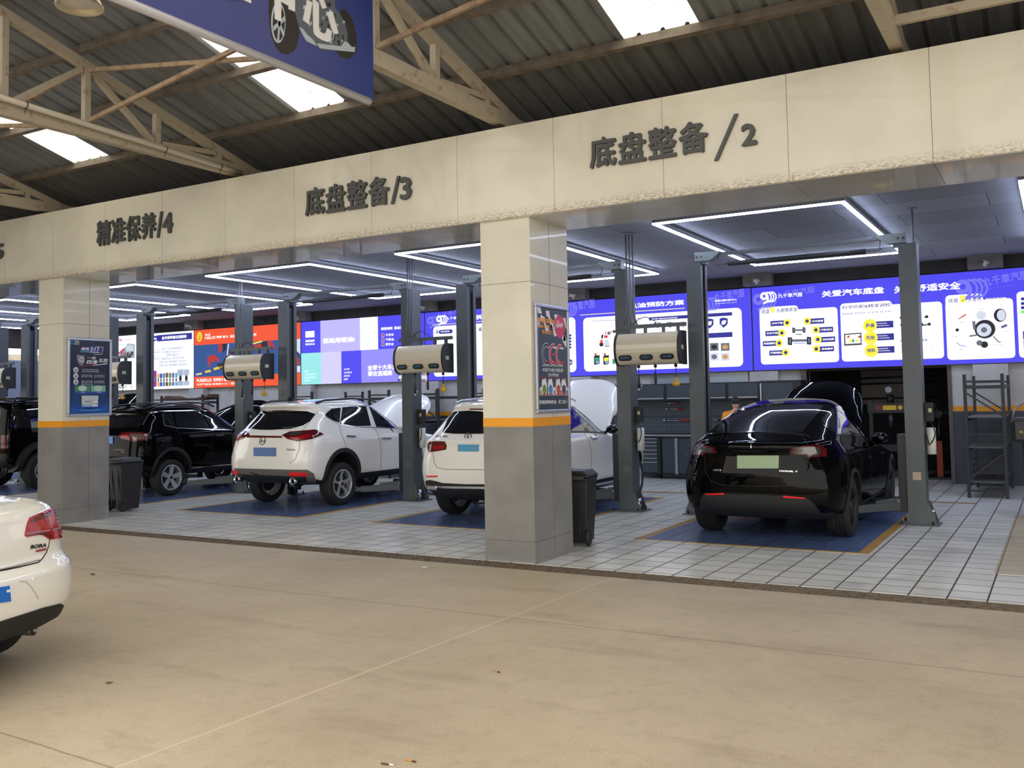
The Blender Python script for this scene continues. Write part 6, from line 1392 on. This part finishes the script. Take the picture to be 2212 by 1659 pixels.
# ------------------------------------------------------------------ wheelie bins
BIN = M('bin_plastic', (33,32,34), .5, noise=(5,(43,40,40),.45,.7))
def make_bin(label, loc, rz_):
    t = thing('wheelie_bin', label, 'bin', loc, rz_); t.scale = (.84,.86,1)
    vs = []
    for z, w, d in ((.03,.17,.18),(.74,.215,.235),(.78,.23,.25)):
        vs += [(-w,-d,z),(w,-d,z),(w,d,z),(-w,d,z)]
    MB().add(vs, [(3,2,1,0)]+[(i*4+k,i*4+(k+1)%4,i*4+4+(k+1)%4,i*4+4+k) for i in range(2) for k in range(4)]+[(8,9,10,11)]).build('body', BIN, t, .012)
    l = MB().box(-.235,.235,-.27,.24,.785,.81).prism([(-.235,.81),(.235,.81),(.17,.86),(-.17,.86)], (0,.20,0), (1,0,0), (0,0,1), .42).build('lid', BIN, t, .012)
    for s_ in (-1, 1):
        MB().box(s_*.16-.015,s_*.16+.015,-.33,-.24,.76,.80).build('handle_bracket', BIN, t)
        w_ = MB().lathe([(.03,-.02),(.085,-.024),(.10,-.014),(.10,.014),(.085,.024),(.03,.02)], (s_*.215,-.20,.10), (1,0,0), 22, True).build('wheel', RUB, t); MB().cyl((s_*.215-.018,-.2,.1),(s_*.215+.018,-.2,.1),.035,n=12).build('hub_cap', BIN, w_)
    MB().cyl((-.2,-.325,.78),(.2,-.325,.78),.016,n=10).build('handle', BIN, t)
    for x in (-.1, .1): MB().prism([(x-.012,.06),(x+.012,.06),(x+.012,.7),(x-.012,.7)], (0,-.235,0), (1,0,0), (0,0,1), -.012).build('body_rib', BIN, t)
make_bin('black wheelie bin standing right behind the large column', (-4.98, 10.02, 0), radians(8))
make_bin('black wheelie bin standing behind the column with the blue poster', (-13.38, 10.25, 0), radians(-4))
# ------------------------------------------------------------------ store room and right edge machines
t = thing('hydraulic_press', 'dark workshop press with a yellow label and gauge in the dark doorway', 'press', (-2.95, 19.9, 0))
for s_ in (-1, 1): MB().box(*sorted((s_*.40, s_*.33)), -.05, .05, 0, 1.55).build('side_post', CABB, t); MB().box(*sorted((s_*.48, s_*.26)), -.3, .3, 0, .06).build('foot', CABB, t)
MB().box(-.42,.42,-.08,.08,1.30,1.50).build('top_beam', CABB, t); MB().box(-.42,.42,-.09,.09,.55,.68).build('work_bed', CABB, t)
MB().cyl((0,0,1.02),(0,0,1.30),.06,n=16).build('ram', DALL, t); MB().cyl((0,0,1.5),(0,0,1.66),.07,n=14).build('cylinder', CABB, t)
g_ = MB().cyl((-.02,-.05,1.76),(-.02,-.02,1.76),.075,n=20).build('gauge', CABB, t); MB().cyl((-.02,-.055,1.76),(-.02,-.05,1.76),.062,n=20).build('gauge_face', M('gauge_white', (170,176,178), .4), g_)
MB().box(-.13,.12,-.092,-.08,1.36,1.45).build('yellow_label', M('yellow_label', (214,176,40), .5), t); MB().box(-.26,-.14,-.092,-.08,1.36,1.45).build('red_label', M('dull_red', (110,40,40), .5), t); MB().cyl((.19,-.092,1.405),(.19,-.08,1.405),.045,n=14).build('round_label', M('yellow_label'), t)
t = thing('tool_board', 'grey perforated board with hanging bars in the dark doorway', 'tool panel', (-3.35, 22.28, 1.45)); MB().box(-.55,.65,-.02,0,0,.75).build('panel', M('grey_perforated', (120,112,108), .6), t)
for z in (.45,.58,.12): MB().cyl((-.6,-.04,z),(1.0,-.04,z+.02),.02,n=8).build('pry_bar', BLK, t)
t = thing('floor_fan', 'dark pedestal fan standing deep in the doorway', 'fan', (-2.2, 20.9, 0))
MB().lathe([(.0,0),(.22,0),(.22,.03),(.03,.06)], n=24).build('base', BLK, t); MB().cyl((0,0,.05),(0,0,1.15),.022).build('pole', BLK, t); MB().cyl((0,-.02,1.25),(0,.14,1.25),.08).build('motor', BLK, t)
for r in (.10,.18,.25): MB().lathe([(r-.005,-.006),(r+.005,-.006),(r+.005,.006),(r-.005,.006)], (0,-.10,1.25), (0,1,0), 28, True).build('guard_ring', BLK, t)
for k in range(4): a_ = k*pi/2; MB().bar((.05*cos(a_),-.05,1.25+.05*sin(a_)), (.22*cos(a_+.2),-.05,1.25+.22*sin(a_+.2)), .02, .10, (0,1,0)).build('blade', CABB, t)
t = thing('transmission_jack', 'orange upright jack stand in the doorway behind the grey lift post', 'jack', (-2.12, 20.2, 0)); MB().box(-.055,.055,-.055,.055,.04,.74).build('column', M('orange_paint', (150,58,24), .6), t, .006); MB().box(-.2,.2,-.2,.2,0,.04).build('base', CABB, t); MB().cyl((0,0,.74),(0,0,1.1),.03).build('ram', DALL, t)
t = thing('wheel_balancer', 'black wheel balancer head cut by the right frame edge', 'machine', (-.30, 14.5, 0))
MB().box(-.33,.33,-.04,.45,.98,1.33).build('head', BLK, t, .06); MB().box(-.2,.25,.05,.4,0,.98).build('cabinet', CABB, t, .02); MB().box(-.15,.03,-.046,-.04,1.22,1.29).build('label_plate', M('pale_sticker'), t)
solid_text(MB(), 'RL', (-.22,-.041,1.12), (1,0,0), (0,0,1), depth=.002, fit=(.05,.035)).build('lettering', M('yellow_label'), t)
MB().tube([(-.30+.32*(1-cos(a_*pi/16)), .1, 1.33+.24*sin(a_*pi/16)) for a_ in range(17)], .012, 8).build('hood_arc', M('clear_grey_plastic', (120,122,124), .3), t)
# ------------------------------------------------------------------ litter on the apron
LF, WP, TBC = M('dry_leaf_brown', (92,62,40), .8), M('white_scrap', (214,212,206), .6), M('tan_paper', (196,140,84), .7)
for k, (px, py, nm, lab, cat, mt) in enumerate(((200,1241,'dry_leaf','small dry leaf on the concrete beside the white sedan','leaf',LF), (235,1476,'dry_leaf','tiny dark leaf on the concrete below the white sedan','leaf',LF), (836,1651,'cigarette_butt','dark butt with a white end at the bottom edge of the floor','cigarette butt',LF), (886,1643,'cigarette_butt','tan butt at the bottom edge beside a dark one','cigarette butt',TBC), (918,1226,'paper_scrap','white paper scrap on the drain left of the large column','paper',WP), (1073,1450,'cigarette_butt','lone tan butt in the middle of the concrete','cigarette butt',TBC))):
    d = pray(px, py); p = EYEV+d*((.004-EYE)/d.z); r = .03 if k != 1 else .018
    if nm == 'cigarette_butt':
        o = thing(nm, lab, cat, (p.x, p.y, .005), .55-.2*k); MB().cyl((-.03,0,0),(.012,0,0),.0045,n=8).build('stub', mt, o); MB().cyl((.012,0,0),(.034,0,0),.0046,n=8).build('filter', WP if k == 2 else LF, o); continue
    o = MB().add([(r*cos(a_)*(1.6 if a_ < 2 else 1.2), r*.55*sin(a_), .004+.006*abs(cos(a_))) for a_ in [2*pi*j/8 for j in range(8)]]+[(0,0,.012),(0,0,.0)], [(j,(j+1)%8,8) for j in range(8)]+[((j+1)%8,j,9) for j in range(8)]).build(nm, mt, None, 0, (p.x, p.y, .002)); o.rotation_euler = (0,0,k*.9)
    tag(o, lab, cat)
